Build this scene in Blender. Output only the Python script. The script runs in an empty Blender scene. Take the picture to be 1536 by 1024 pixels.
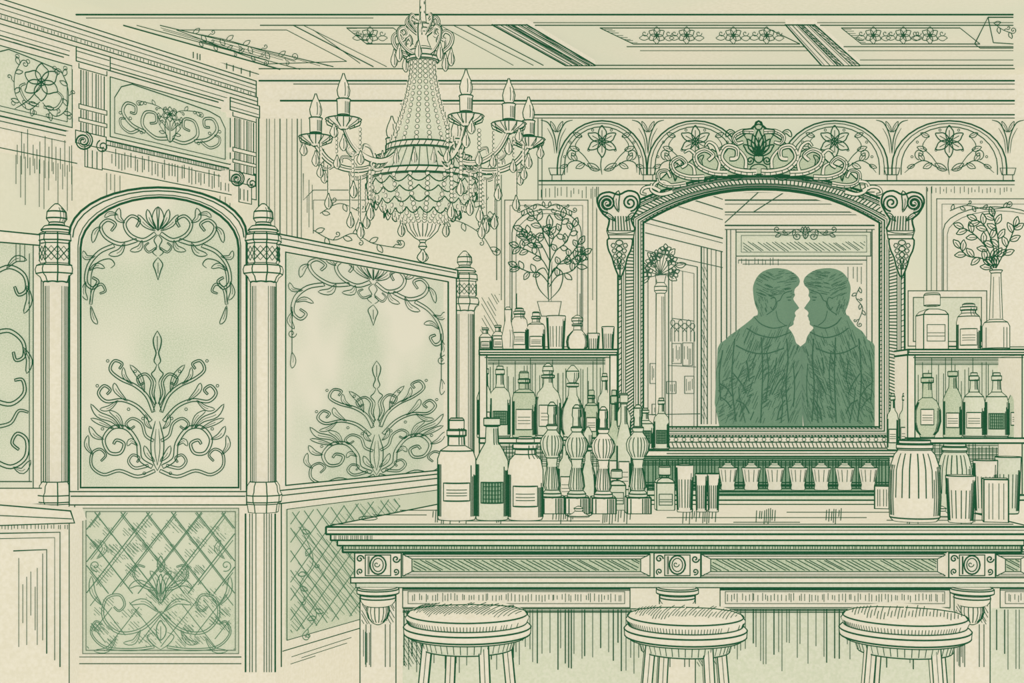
import bpy, math, random
from mathutils import Vector, Matrix
from mathutils.bvhtree import BVHTree
import bmesh
random.seed(7)
F=1950.0; CX=768.0; HZ=605.0; ZC=1.25
CAM=Vector((0,0,ZC))
scene=bpy.context.scene
try:
    scene.view_settings.view_transform='Standard'
    scene.view_settings.look='None'
except Exception: pass

# ------------------------------------------------------------ materials
def lin(h):
    o=[]
    for i in (0,2,4):
        c=int(h[i:i+2],16)/255
        o.append(c/12.92 if c<=.04045 else ((c+.055)/1.055)**2.4)
    return (*o,1)
def mk(name,a,b=None,scale=60,em=.68,lo=.35,hi=.65,coarse=None):
    m=bpy.data.materials.new(name); m.use_nodes=True
    nt=m.node_tree; P=nt.nodes['Principled BSDF']
    tc=nt.nodes.new('ShaderNodeTexCoord')
    nz=nt.nodes.new('ShaderNodeTexNoise'); nz.inputs['Scale'].default_value=scale
    nz.inputs['Detail'].default_value=3
    nt.links.new(tc.outputs['Object'],nz.inputs['Vector'])
    cr=nt.nodes.new('ShaderNodeValToRGB')
    cr.color_ramp.elements[0].position=lo; cr.color_ramp.elements[1].position=hi
    cr.color_ramp.elements[0].color=lin(a); cr.color_ramp.elements[1].color=lin(b or a)
    nt.links.new(nz.outputs['Fac'],cr.inputs['Fac'])
    out=cr.outputs['Color']
    if coarse:
        n2=nt.nodes.new('ShaderNodeTexNoise'); n2.inputs['Scale'].default_value=coarse[0]
        nt.links.new(tc.outputs['Object'],n2.inputs['Vector'])
        mx=nt.nodes.new('ShaderNodeMixRGB'); mx.inputs['Color2'].default_value=lin(coarse[1])
        r2=nt.nodes.new('ShaderNodeValToRGB')
        r2.color_ramp.elements[0].position=.4; r2.color_ramp.elements[1].position=.62
        nt.links.new(n2.outputs['Fac'],r2.inputs['Fac'])
        nt.links.new(r2.outputs['Color'],mx.inputs['Fac'])
        nt.links.new(out,mx.inputs['Color1']); out=mx.outputs['Color']
    ml=nt.nodes.new('ShaderNodeMixRGB'); ml.blend_type='MULTIPLY'; ml.inputs['Fac'].default_value=1; ml.inputs['Color2'].default_value=(.42,.42,.42,1)
    nt.links.new(out,ml.inputs['Color1'])
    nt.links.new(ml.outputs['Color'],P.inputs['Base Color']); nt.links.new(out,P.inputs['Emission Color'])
    P.inputs['Emission Strength'].default_value=em  # every surface glows in its own colour, standing in for even light
    P.inputs['Roughness'].default_value=.95
    P.inputs['Specular IOR Level'].default_value=0.0
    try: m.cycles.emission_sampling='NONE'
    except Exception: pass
    return m
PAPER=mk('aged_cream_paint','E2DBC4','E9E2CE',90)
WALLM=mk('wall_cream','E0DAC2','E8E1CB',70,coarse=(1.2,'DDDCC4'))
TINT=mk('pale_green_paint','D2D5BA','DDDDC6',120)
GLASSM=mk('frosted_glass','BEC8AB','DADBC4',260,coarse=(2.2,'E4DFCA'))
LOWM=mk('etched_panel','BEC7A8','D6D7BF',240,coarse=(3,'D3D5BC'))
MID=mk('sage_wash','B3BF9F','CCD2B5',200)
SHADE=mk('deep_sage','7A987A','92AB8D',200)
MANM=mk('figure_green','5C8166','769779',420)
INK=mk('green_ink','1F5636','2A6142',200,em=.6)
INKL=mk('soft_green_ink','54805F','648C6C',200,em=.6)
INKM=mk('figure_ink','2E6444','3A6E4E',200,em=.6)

# ------------------------------------------------------------ helpers
def ray(u,v): return Vector(((u-CX)/F,1.0,(HZ-v)/F))
class Plane:
    def __init__(s,p,n): s.p=Vector(p); s.n=Vector(n).normalized()
    def at(s,u,v,off=0.0):
        d=ray(u,v); p=s.p+s.n*off
        return CAM+d*((p-CAM).dot(s.n)/d.dot(s.n))
def front(Y): return Plane((0,Y,0),(0,-1,0))
def vplane(u0,Y0,u1,Y1):
    a=Vector(((u0-CX)/F*Y0,Y0,0)); b=Vector(((u1-CX)/F*Y1,Y1,0))
    d=b-a; n=Vector((d.y,-d.x,0))
    if n.dot(Vector((0,0,0))-a)<0: n=-n
    return Plane(a,n)
def obj(name,loc=(0,0,0)):
    e=bpy.data.objects.new(name,None); e.location=loc; e.empty_display_size=.05
    scene.collection.objects.link(e); return e
def attach(o,parent):
    if parent is not None:
        o.parent=parent
        o.matrix_parent_inverse=Matrix.Translation(parent.location).inverted()
def mesh(name,verts,faces,mat,parent=None,smooth=False):
    me=bpy.data.meshes.new(name); me.from_pydata([tuple(v) for v in verts],[],faces)
    me.materials.append(mat)
    bm=bmesh.new(); bm.from_mesh(me); bmesh.ops.recalc_face_normals(bm,faces=bm.faces); bm.to_mesh(me); bm.free()
    if smooth:
        for p in me.polygons: p.use_smooth=True
    o=bpy.data.objects.new(name,me); scene.collection.objects.link(o); attach(o,parent); return o
def smooth(pts,closed=False,k=5):
    n=len(pts)
    if n<3: return list(pts)
    out=[]; rng=range(n) if closed else range(n-1)
    for i in rng:
        if closed: p0,p1,p2,p3=pts[(i-1)%n],pts[i],pts[(i+1)%n],pts[(i+2)%n]
        else: p0,p1,p2,p3=pts[max(i-1,0)],pts[i],pts[i+1],pts[min(i+2,n-1)]
        for j in range(k):
            t=j/k
            out.append(tuple(.5*(2*b+(c-a)*t+(2*a-5*b+4*c-d)*t*t+(3*b-a-3*c+d)*t**3) for a,b,c,d in zip(p0,p1,p2,p3)))
    if not closed: out.append(tuple(pts[-1]))
    return out
class Pen:
    def __init__(s,parent,plane=None,off=.003,mat=None,w=1.6,name='ink_lines',fn=None):
        s.parent=parent; s.pl=plane; s.off=off; s.mat=mat or INK; s.w=w; s.name=name; s.spl=[]; s.T=None; s.fn=fn; s.fill=None
    def m(s,u,v):
        if s.fn: return s.fn(u,v)
        return s.pl.at(u,v,s.off)
    def t(s,x,y):
        if s.T:
            ox,oy,sx,sy=s.T[:4]; sh=s.T[4] if len(s.T)>4 else 0
            return (ox+x*sx, oy+y*sy+sh*x*sx)
        return (x,y)
    def line(s,pts,w=None,closed=False,sm=False,k=5):
        w=w or s.w
        if sm: pts=smooth(pts,closed,k)
        s.raw([s.m(*s.t(*p)) for p in pts],w,closed,taper=sm and not closed)
    def raw(s,P,w=None,closed=False,taper=False):
        w=(w or s.w)*1.06; n=len(P); R=[]
        for i,p in enumerate(P):
            d=max(p[1],.5); r=w*.5*d/F
            if taper: 
                q=min(i,n-1-i)/max(1,n*.25); r*=min(1,.5+.5*q)
            R.append(r)
        s.spl.append((P,R,closed))
    def relief(s,pts,wd,w=None,taper=.5,fill=True,core=False):
        pts=smooth(pts,False,5); n=len(pts); A=[];B=[];C=[]
        for i,p in enumerate(pts):
            a=pts[max(i-1,0)]; b=pts[min(i+1,n-1)]
            dx,dy=b[0]-a[0],b[1]-a[1]; l=math.hypot(dx,dy) or 1
            h=wd*.5*(1-(1-taper)*i/n)
            A.append((p[0]-dy/l*h,p[1]+dx/l*h)); B.append((p[0]+dy/l*h,p[1]-dx/l*h)); C.append(h)
        s.line(A+B[::-1],w,closed=True)
        if core:
            o=s.off; s.off=o+.011
            s.line(pts[:int(n*.85)],(w or s.w)*.6)
            for i in range(2,int(n*.55),2): s.line([A[i],tuple(A[i][m_]*.45+B[i][m_]*.55 for m_ in (0,1))],(w or s.w)*.5)
            s.off=o
        if not fill: return
        if s.fill is None: s.fill=Pen(s.parent,s.pl,s.off-.002,PAPER,name='carving')
        s.fill.T=s.T; s.fill.off=s.off-.002
        P=[s.fill.m(*s.fill.t(*p)) for p in pts]
        s.fill.spl.append((P,[c*abs(s.T[2] if s.T else 1)*q[1]/F for c,q in zip(C,P)],False))
    def blade(s,pts,wd,w=None,rib=True):
        sp=smooth(pts,False,4); n=len(sp); A=[];B=[]
        for i,p in enumerate(sp):
            a=sp[max(i-1,0)]; b=sp[min(i+1,n-1)]; dx,dy=b[0]-a[0],b[1]-a[1]; l=math.hypot(dx,dy) or 1
            t=i/(n-1); h=wd*.5*math.sin(math.pi*t**1.25)**.8 if 0<t<1 else 0
            A.append((p[0]-dy/l*h,p[1]+dx/l*h)); B.append((p[0]+dy/l*h,p[1]-dx/l*h))
        s.line(A+B[::-1][1:-1],w,closed=True)
        if rib: s.line(sp[1:int(n*.75)],(w or s.w)*.6)
    def done(s):
        if s.fill: s.fill.done()
        if not s.spl: return
        cu=bpy.data.curves.new(s.name,'CURVE'); cu.dimensions='3D'; cu.bevel_depth=1.0; cu.bevel_resolution=0; cu.use_fill_caps=True
        if s.mat is PAPER: cu.bevel_resolution=2
        for P,R,c in s.spl:
            sp=cu.splines.new('POLY'); sp.points.add(len(P)-1)
            for i,(p,r) in enumerate(zip(P,R)):
                sp.points[i].co=(p[0],p[1],p[2],1); sp.points[i].radius=r
            sp.use_cyclic_u=c
        cu.materials.append(s.mat)
        o=bpy.data.objects.new(s.name,cu); scene.collection.objects.link(o); attach(o,s.parent); return o
# 2-D ornament vocabulary -----------------------------------
def rot(pts,x,y,a,sx=1,sy=1):
    c,s_=math.cos(a),math.sin(a)
    return [(x+p[0]*sx*c-p[1]*sy*s_, y+p[0]*sx*s_+p[1]*sy*c) for p in pts]
def leaf(pen,x,y,a,L,W,w=None,rib=True):
    pen.line(rot([(0,0),(.25,.42),(.6,.5),(.85,.2),(1,0),(.8,-.28),(.5,-.42),(.2,-.3)],x,y,a,L,W),w,True,True,3)
    if rib: pen.line(rot([(0,0),(.7,0)],x,y,a,L,W),(w or pen.w)*.7)
def spiral(x,y,r,a0,turns,d=1,end=.15,n=16):
    n=int(n*max(1,turns)); return [(x+r*(1-(1-end)*i/n)*math.cos(a0+d*turns*2*math.pi*i/n), y+r*(1-(1-end)*i/n)*math.sin(a0+d*turns*2*math.pi*i/n)) for i in range(n+1)]
def circ(x,y,r,n=14,ry=None):
    ry=ry or r
    return [(x+r*math.cos(2*math.pi*i/n),y+ry*math.sin(2*math.pi*i/n)) for i in range(n)]
def flower(pen,x,y,r,n=5,w=None,a0=-math.pi/2):
    for i in range(n): leaf(pen,x,y,a0+2*math.pi*i/n,r,r*.75,w,False)
    pen.line(circ(x,y,r*.2,8),w,True)
def vine(pen,pts,n=6,L=14,w=None,curl=True,seed=0,both=False):
    sp=smooth(pts,False,6); pen.line(sp,w)
    m=len(sp)
    for i in range(n):
        j=int((i+.7)/n*(m-2)); a=math.atan2(sp[j+1][1]-sp[j][1],sp[j+1][0]-sp[j][0])
        sd=1 if (i+seed)%2 else -1
        for q in ((sd,-sd) if both else (sd,)):
            if (i*7+seed)%3==2:
                l=L*.8; x=sp[j][0]+math.cos(a+q*.9)*l; y=sp[j][1]+math.sin(a+q*.9)*l
                pen.line([sp[j]]+spiral(x,y,l*.42,a+q*.9+math.pi,1.1,q),w,sm=False)
            else: leaf(pen,sp[j][0],sp[j][1],a+q*.85,L,L*.55,w,False)
    if curl:
        a=math.atan2(sp[-1][1]-sp[-3][1],sp[-1][0]-sp[-3][0]); q=1 if seed%2 else -1
        cx=sp[-1][0]+math.cos(a+q*math.pi/2)*L*.5; cy=sp[-1][1]+math.sin(a+q*math.pi/2)*L*.5
        pen.line(spiral(cx,cy,L*.5,a-q*math.pi/2,1.3,q),w)
def both(pen,ox,oy,f,sc=1,sh=0,sy=None):
    for s_ in (1,-1):
        pen.T=(ox,oy,s_*sc,sy or sc,sh*1.0); f(pen)
    pen.T=None
def hatch(pen,poly,ang,sp,w=None,jit=.25,cut=0):
    c,s_=math.cos(math.radians(ang)),math.sin(math.radians(ang))
    pr=[(-p[0]*s_+p[1]*c) for p in poly]; k=min(pr)+sp*.5
    while k<max(pr):
        q=k+random.uniform(-jit,jit)*sp; hits=[]
        for i in range(len(poly)):
            a,b=pr[i],pr[(i+1)%len(poly)]
            if (a-q)*(b-q)<0:
                t=(q-a)/(b-a); hits.append(tuple(poly[i][m_]+(poly[(i+1)%len(poly)][m_]-poly[i][m_])*t for m_ in (0,1)))
        if len(hits)>=2:
            A,B=hits[0],hits[1]
            if cut:
                t0=random.uniform(0,cut); t1=1-random.uniform(0,cut)
                A,B=tuple(A[m_]+(B[m_]-A[m_])*t0 for m_ in (0,1)),tuple(A[m_]+(B[m_]-A[m_])*t1 for m_ in (0,1))
            pen.line([A,B],w)
        k+=sp
def R4(a,b,c,d): return [(a,b),(c,b),(c,d),(a,d)]
# solids -----------------------------------------------------
def prism(name,parent,pl,pts,off,thick,mat,pen=None,w=1.8,inkback=False):
    f=[pl.at(u,v,off) for u,v in pts]; b=[p-pl.n*thick for p in f]; n=len(f)
    faces=[list(range(n)),list(range(2*n-1,n-1,-1))]+[[i,(i+1)%n,(i+1)%n+n,i+n] for i in range(n)]
    o=mesh(name,f+b,faces,mat,parent)
    if pen is not None:
        pen.raw([p+pl.n*.001 for p in f],w,True)
        if inkback:
            pen.raw(b,w,True)
            for i in range(n): pen.raw([f[i],b[i]],w)
    return o
def ringprism(name,parent,pl,outer,inner,off,thick,mat,pen=None,w=1.8,closed=True):
    n=len(outer); fo=[pl.at(*p,off) for p in outer]; fi=[pl.at(*p,off) for p in inner]
    bo=[p-pl.n*thick for p in fo]; bi=[p-pl.n*thick for p in fi]
    V=fo+fi+bo+bi; faces=[]
    for i in range(n if closed else n-1):
        j=(i+1)%n
        faces+=[[i,j,n+j,n+i],[i,2*n+i,2*n+j,j],[n+i,n+j,3*n+j,3*n+i],[2*n+i,3*n+i,3*n+j,2*n+j]]
    o=mesh(name,V,faces,mat,parent)
    if pen is not None:
        pen.raw([p+pl.n*.001 for p in fo],w,closed); pen.raw([p+pl.n*.001 for p in fi],w,closed)
    return o
def hprism(name,parent,xy,z0,z1,mat,pen=None,w=2):
    n=len(xy); V=[Vector((x,y,z0)) for x,y in xy]+[Vector((x,y,z1)) for x,y in xy]
    faces=[list(range(n)),list(range(n,2*n))]+[[i,(i+1)%n,(i+1)%n+n,i+n] for i in range(n)]
    o=mesh(name,V,faces,mat,parent)
    if pen is not None:
        pen.raw(V[:n],w,True); pen.raw(V[n:],w,True)
        for i in range(n): pen.raw([V[i],V[i+n]],w)
    return o
def box(name,parent,x0,x1,y0,y1,z0,z1,mat,pen=None,w=1.8):
    return hprism(name,parent,[(x0,y0),(x1,y0),(x1,y1),(x0,y1)],z0,z1,mat,pen,w)
def lathe(name,parent,cx,cy,prof,pen=None,seg=24,mat=PAPER,w=1.6,mer=(),rings=True,rota=0,ringw=None,sil=True):
    V=[];n=len(prof)
    for z,r in prof:
        for i in range(seg):
            a=2*math.pi*i/seg+rota; V.append((cx+max(r,.0003)*math.cos(a),cy+max(r,.0003)*math.sin(a),z))
    faces=[[j*seg+i,j*seg+(i+1)%seg,(j+1)*seg+(i+1)%seg,(j+1)*seg+i] for j in range(n-1) for i in range(seg)]
    faces+=[list(range(seg)),list(range((n-1)*seg,n*seg))]
    o=mesh(name,V,faces,mat,parent,False)
    if seg>8:
        for p in o.data.polygons[:-2]: p.use_smooth=True
    if pen is not None:
        phi=math.atan2(cy,cx)
        if seg>8:
            if sil:
                for a in (phi+math.pi/2,phi-math.pi/2):
                    pen.raw([Vector((cx+r*math.cos(a),cy+r*math.sin(a),z)) for z,r in prof],w)
        else:
            for i in range(seg):
                a=2*math.pi*i/seg+rota
                pen.raw([Vector((cx+r*math.cos(a),cy+r*math.sin(a),z)) for z,r in prof],w*.8)
        for a,z0,z1,ww in mer:
            a=phi+math.pi+a; P=[]
            for t in range(9):
                z=z0+(z1-z0)*t/8
                for (za,ra),(zb,rb) in zip(prof,prof[1:]):
                    if min(za,zb)<=z<=max(za,zb) and za!=zb:
                        r=ra+(rb-ra)*(z-za)/(zb-za)+.0012; P.append(Vector((cx+r*math.cos(a),cy+r*math.sin(a),z))); break
            if len(P)>1: pen.raw(P,ww)
        if rings:
            for i,(z,r) in enumerate(prof):
                if r<.002: continue
                if 0<i<n-1:
                    a1=math.atan2(prof[i][1]-prof[i-1][1],prof[i][0]-prof[i-1][0]); a2=math.atan2(prof[i+1][1]-prof[i][1],prof[i+1][0]-prof[i][0])
                    if abs((a2-a1+math.pi)%(2*math.pi)-math.pi)<.55: continue
                pen.raw([Vector((cx+(r+.0006)*math.cos(2*math.pi*q/seg+rota),cy+(r+.0006)*math.sin(2*math.pi*q/seg+rota),z)) for q in range(seg)],ringw or w*.8,True)
    return o
def Z(v,Y): return ZC+(HZ-v)*Y/F
def X(u,Y): return (u-CX)*Y/F

YW=5.6; ZCEIL=Z(110,YW)
# ============================================================ ROOM SHELL
BW=front(YW)
LX0,LY0=X(385,5.6),5.6
def Lx(y): return LX0+.571*(y-LY0)
LP=Plane((LX0,LY0,0),Vector((.84,-.48,0)))
LP.n=Vector((1,-.571,0)).normalized()
HU0,HU1,HV0,HV1=950,1335,275,655
hx0,hx1,hz0,hz1=X(HU0,YW),X(HU1,YW),Z(HV1,YW),Z(HV0,YW)
XR=2.9
V=[(LX0,YW,0),(XR,YW,0),(XR,YW,ZCEIL),(LX0,YW,ZCEIL),(hx0,YW,hz0),(hx1,YW,hz0),(hx1,YW,hz1),(hx0,YW,hz1)]
V2=[(x,y+.04,z) for x,y,z in V]
fs=[[0,1,5,4],[1,2,6,5],[2,3,7,6],[3,0,4,7]]
F2=fs+[[i+8 for i in f] for f in fs]+[[4,5,13,12],[5,6,14,13],[6,7,15,14],[7,4,12,15]]
wall_back=mesh('wall_back',V+V2,F2,WALLM)
wall_left=mesh('wall_left',[(LX0,YW,0),(Lx(1.0),1.0,0),(Lx(1.0),1.0,ZCEIL),(LX0,YW,ZCEIL)],[[0,1,2,3]],WALLM)
floor=mesh('floor',[(Lx(1)-.2,-1.5,0),(XR,-1.5,0),(XR,7,0),(Lx(1)-.2,7,0)],[[0,1,2,3]],WALLM)
ceiling=mesh('ceiling',[(Lx(1)-.2,1.0,ZCEIL),(XR,1.0,ZCEIL),(XR,7,ZCEIL),(Lx(1)-.2,7,ZCEIL)],[[0,1,2,3]],WALLM)

# ---- back-wall cornice and frieze
p=Pen(wall_back,BW,.004,w=1.5)
cor=obj('trim_1')
pc=Pen(cor,BW,.1,w=1.7)
for (v0,v1,of) in ((112,126,.10),(126,152,.07),(152,176,.03)):
    prism('moulding',cor,BW,R4(386,v0,1560,v1),of,of,PAPER)
for v,w,x0,of in ((103,1.6,388,.1),(121,2.4,388,.104),(126,1.3,440,.104),(151,2.6,420,.074),(156,1.2,600,.074),(172,2,800,.034),(177,1.3,800,.034),(134,.9,700,.074)):
    pc.off=of; pc.line([(x0,v),(1522,v)],w)
pc.done()
for c,hw in ((903,67),(1043,72),(1252,80),(1424,86)):
    top,bot=181,262
    for k,(r_,w) in enumerate(((1,2.1),(.93,1.2),(.84,1.4))):
        a=[(c-hw*r_,bot)]+[(c+hw*r_*math.cos(t),bot-12-(bot-12-top)*(1-(1-r_)*.8)*math.sin(t)) for t in [math.pi*(1-i/16) for i in range(17)]]+[(c+hw*r_,bot)]
        p.line(a,w)
    for i in range(6):
        a=-math.pi/2+i*math.pi/3; leaf(p,c,212,a,24,13,1.6,True)
    p.line(circ(c,212,5,8),1.5,True)
    p.line([(c,234),(c-2,247),(c,262)],1.4,sm=True)
    for s_ in (-1,1):
        p.T=(c,225,s_,1)
        p.line([(2,30),(18,26),(36,16),(50,20),(hw*.78,34)],1.4,sm=True)
        p.line(spiral(44,6,9,1.4,1.2,-1),1.3); p.line([(12,30),(26,10),(40,-6),(30,-22)],1.2,sm=True)
        leaf(p,4,30,-.5,20,10,1.3); leaf(p,26,20,.5,15,8,1.2); leaf(p,38,16,-1.0,14,8,1.2); leaf(p,34,0,-.3,15,8,1.2); leaf(p,30,-20,-.4,14,7,1.2); leaf(p,52,22,.4,12,6,1.1)
        for x,y in ((20,0),(48,-12),(14,-30),(56,10)): p.line(circ(x,y,1.8,6),1,True)
    p.T=None
for c in (835,972,1338,1512):
    p.line([(c-12,252),(c+12,252),(c+9,262),(c-9,262)],1.6,True)
    p.line([(c-7,262),(c-7,270)],1.2);p.line([(c+7,262),(c+7,270)],1.2)
    both(p,c,200,lambda q:(q.line([(0,30),(3,5),(12,-15),(24,-20)],1.6,sm=True),q.line([(3,30),(6,8),(14,-8)],1,sm=True),leaf(q,1,-2,-1.1,18,6,1.1)))
p.line([(808,271),(1522,271)],2.2);p.line([(808,277),(1522,277)],1.2)
hatch(p,R4(810,279,900,298),90,6,.9,.3,.4); hatch(p,R4(1390,279,1520,292),90,6,.9,.3,.4)
for u in (807,813): p.line([(u,178),(u,330)],1.2)
def wpanel(u0,u1,v0,v1):
    prism('wall_panel',wall_back,BW,R4(u0,v0,u1,v1),.015,.015,PAPER)
    p.off=.018
    p.line(R4(u0,v0,u1,v1),1.7,True); p.line([(u0+8,v1),(u0+8,v0+8),(u1-8,v0+8),(u1-8,v1)],1.1)
wpanel(757,882,300,520); 
def arch(u0,u1,v0,v1,w):
    c=(u0+u1)/2;h=(u1-u0)/2
    p.line([(u0,v1)]+[(c+h*math.cos(t),v0+35-35*math.sin(t)) for t in [math.pi*(1-i/12) for i in range(13)]]+[(u1,v1)],w)
arch(768,872,314,500,1.3); arch(774,866,320,500,.9)
both(p,820,312,lambda q:(vine(q,[(0,0),(14,-6),(28,0),(40,6)],4,8,1.2),q.line(spiral(10,3,5,0,1),1.1)))
def tree(c,base,top):
    p.line([(c-1,base),(c-2,base-30),(c+1,base-65),(c-1,top+12)],1.9,sm=True); p.line([(c+3,base),(c+3,base-28),(c+4,base-60)],1.2,sm=True)
    for s_,pts in ((1,[(0,0),(12,-16),(34,-24),(46,-38)]),(1,[(0,-14),(14,-34),(30,-46),(44,-64)]),(1,[(0,-34),(10,-54),(24,-66),(36,-90)]),(1,[(0,-56),(6,-72),(16,-84),(20,-104)]),
                   (-1,[(0,-4),(14,-20),(30,-22),(48,-30)]),(-1,[(0,-22),(12,-42),(32,-54),(46,-60)]),(-1,[(0,-40),(10,-60),(22,-74),(40,-84)]),(-1,[(0,-60),(8,-76),(12,-90),(24,-106)]),(1,[(14,-34),(26,-36),(38,-44),(50,-50)]),(-1,[(12,-42),(18,-60),(30,-68),(34,-74)])):
        sp=smooth([(c+s_*x,base-22+y) for x,y in pts],False,4); p.line(sp,1.4)
        for i,j in enumerate((4,6,8,10,11)):
            a=math.atan2(sp[j][1]-sp[j-1][1],sp[j][0]-sp[j-1][0]); leaf(p,*sp[j],a+(.95 if i%2 else -.95)+random.uniform(-.2,.2),random.uniform(11,16),8,1.35,i%2==0)
        leaf(p,*sp[-1],math.atan2(sp[-1][1]-sp[-3][1],sp[-1][0]-sp[-3][0]),15,9,1.5)
    leaf(p,c,top+16,-math.pi/2,22,10,1.6); leaf(p,c,top+24,-.9,16,8,1.3); leaf(p,c,top+24,-2.2,16,8,1.3)
    both(p,c,base-20,lambda q:q.line([(0,18),(16,0),(20,-22),(8,-30),(0,-14)],1.5,sm=True))
tree(824,452,328)
p.line([(806,452),(842,452),(838,474),(812,474)],1.5,True)
for x in (775,870): p.line([(x,440),(x,500)],1)
wpanel(1405,1560,298,520)
arch(1415,1570,310,500,1.3); arch(1421,1575,316,500,.9)
vine(p,[(1425,316),(1450,308),(1480,314),(1515,310)],7,9,1.2)
p.off=.004
for u,w in ((388,2),(400,1.1),(420,1.5),(430,1),(446,1.5),(452,1),(404,1),(412,.9),(438,.9)): p.line([(u,172),(u,350 if u<420 else 360)],w)
p.line([(455,260),(455,300),(470,285),(530,285)],1.2)
p.line([(470,350),(470,300),(560,300)],1.2); p.line([(700,262),(745,262),(745,420)],1.4); p.line([(752,262),(752,450)],1.1)
vine(p,[(470,345),(500,360),(530,350),(560,365),(600,372)],9,14,1.2)
vine(p,[(480,320),(510,305),(545,318),(560,300)],6,12,1.1,seed=1)
vine(p,[(640,340),(680,330),(720,350),(740,380)],7,13,1.1)
for x,y in ((720,300),(735,330)): flower(p,x,y,13,5,1.1)
hatch(p,R4(456,264,470,345),90,4,.8,.3,.4); hatch(p,R4(720,440,750,500),60,5,.8,.3,.3)
p.line([(895,280),(895,520)],1.3);p.line([(889,280),(889,450)],.9);p.line([(1390,280),(1390,500)],1.4);p.line([(1397,280),(1397,440)],1)
p.done()

# ---- ceiling mouldings and beams
CP=Plane((0,0,ZCEIL),(0,0,-1))
pl=Pen(ceiling,CP,.004,w=1.4)
for v,w,x0 in ((22,2.5,22),(38,1.6,390),(98,1.6,860),(34,1.1,800),(70,1.4,940),(76,1,960),(90,1.1,1290)): pl.line([(x0,v),(1520,v)],w)
pl.line([(24,27),(560,27)],1.1)
for a,b,w in (((185,38),(420,104),2),((205,38),(450,104),1.2),((240,38),(500,100),1.4),((150,38),(390,112),1.4),((470,45),(540,95),1.3),((440,38),(560,100),1.7),((455,38),(580,100),1.1),((680,38),(800,98),1.2),((660,38),(770,98),1),((700,38),(815,98),1.5)):
    pl.line([a,b],w)
hatch(pl,[(207,39),(238,39),(495,99),(450,103)],16,3.2,.8,.3,.4)
vine(pl,[(290,50),(340,60),(390,75),(440,90)],12,12,1.1); vine(pl,[(300,62),(350,76),(400,90)],8,9,1.1,seed=1)
pl.line([(265,45),(430,45),(520,92),(400,96)],1.2,True)
def cof(u0,u1,d):
    pl.line([(u0,42),(u1,42),(u1+d,66),(u0+d,66)],1.5,True)
    hatch(pl,[(u0,42),(u0+16,42),(u0+d+10,66),(u0+d,66)],0,3,.8,.3,.2)
cof(900,1150,50); cof(1262,1440,30); cof(520,590,30)
for x in (975,1020,1090,1140,1300,1345,1385,545):
    flower(pl,x+10,53,13,6,1.2)
    for s_ in (1,-1):
        leaf(pl,x+10+s_*12,57,(0 if s_>0 else math.pi),14,8,1.1,False); pl.line(spiral(x+10+s_*18,50,5,0,1),1.1)
pl.line([(1462,66),(1482,26),(1520,26)],1.8);pl.line([(1462,66),(1470,72),(1520,72)],1.6);pl.line([(1482,26),(1490,64),(1520,66)],1.4)
vine(pl,[(1490,34),(1503,44),(1518,50)],4,10,1.2)
pl.done()
def beam(a,b,c,d):
    e=obj('ceiling_beam'); q=Pen(e,CP,0,w=1.8)
    prism('beam',e,CP,[a,b,c,d],.02,.02,PAPER,q,1.9)
    q.off=.023
    def L(t): return [(a[0]+(b[0]-a[0])*t,a[1]+(b[1]-a[1])*t),(d[0]+(c[0]-d[0])*t,d[1]+(c[1]-d[1])*t)]
    for t,w in ((0,2.4),(.08,1),(.22,1.4),(.35,1),(.42,2),(.5,1),(.58,1.8),(.72,1),(.8,1.8),(.9,1),(1,2.4)):
        q.line(L(t),w)
    A,B=L(.42),L(.58); hatch(q,[A[0],B[0],B[1],A[1]],28,2.0,1.1,.3,.2)
    A,B=L(.8),L(1); hatch(q,[A[0],B[0],B[1],A[1]],28,2.6,1.0,.3,.2)
    q.done()
beam((738,37),(790,37),(893,98),(848,98))
beam((1178,37),(1222,37),(1290,98),(1232,98))

# ---- left wall joinery
def vL(u,v385):
    a=(u-CX)/F; Y=(.571*5.6-LX0)/(.571-a); return 605-(605-v385)*5.6/Y
def lq(u0,u1,va,vb): return [(u0,vL(u0,va)),(u1,vL(u1,va)),(u1,vL(u1,vb)),(u0,vL(u0,vb))]
jn=obj('carved_wall_cabinet'); q=Pen(jn,LP,.0,w=1.7)
def jl(u0,u1,v,w=1.5): q.line([(u0,vL(u0,v)),(u1,vL(u1,v))],w)
prism('body',jn,LP,lq(-60,384,165,300),.06,.06,PAPER,q,2)
prism('cornice_upper',jn,LP,lq(-60,384,122,146),.12,.12,PAPER,q,2.3)
prism('cornice_lower',jn,LP,lq(-60,386,146,166),.09,.09,PAPER,q,2.3)
q.off=.124
for v,w in ((128,1.6),(134,1.1),(140,1.4)): jl(-50,384,v,w)
hatch(q,lq(-50,384,141,145),90,5,.9,.3,.1)
q.off=.094
for v,w in ((152,1.5),(160,1.1)): jl(-50,386,v,w)
q.off=.064
for v,w in ((170,1.6),(262,2.2),(268,1.4),(276,1.1)): jl(-50,384,v,w)
hatch(q,lq(165,345,270,298),90,5,1.1,cut=.3); hatch(q,lq(20,112,268,330),90,6,1.0,cut=.4); hatch(q,lq(165,345,263,268),90,3,1)
hatch(q,lq(20,345,166,170),20,3,1)
for (u0,u1) in ((165,345),(-20,108)):
    prism('frieze_panel',jn,LP,lq(u0,u1,178,256),.075,.02,TINT,q,2.1)
    q.off=.079
    a=lq(u0+7,u1-7,184,250)
    q.line([a[3],(a[0][0],a[0][1]+22),(a[0][0]+10,a[0][1]+6),(a[0][0]+26,a[0][1]+2),((a[0][0]+a[1][0])/2,(a[0][1]+a[1][1])/2-2),(a[1][0]-24,a[1][1]-4),(a[1][0]-8,a[1][1]+5),(a[1][0],a[1][1]+22),a[2]],1.6,True)
cx=255; cy=(vL(255,178)+vL(255,256))/2
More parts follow.
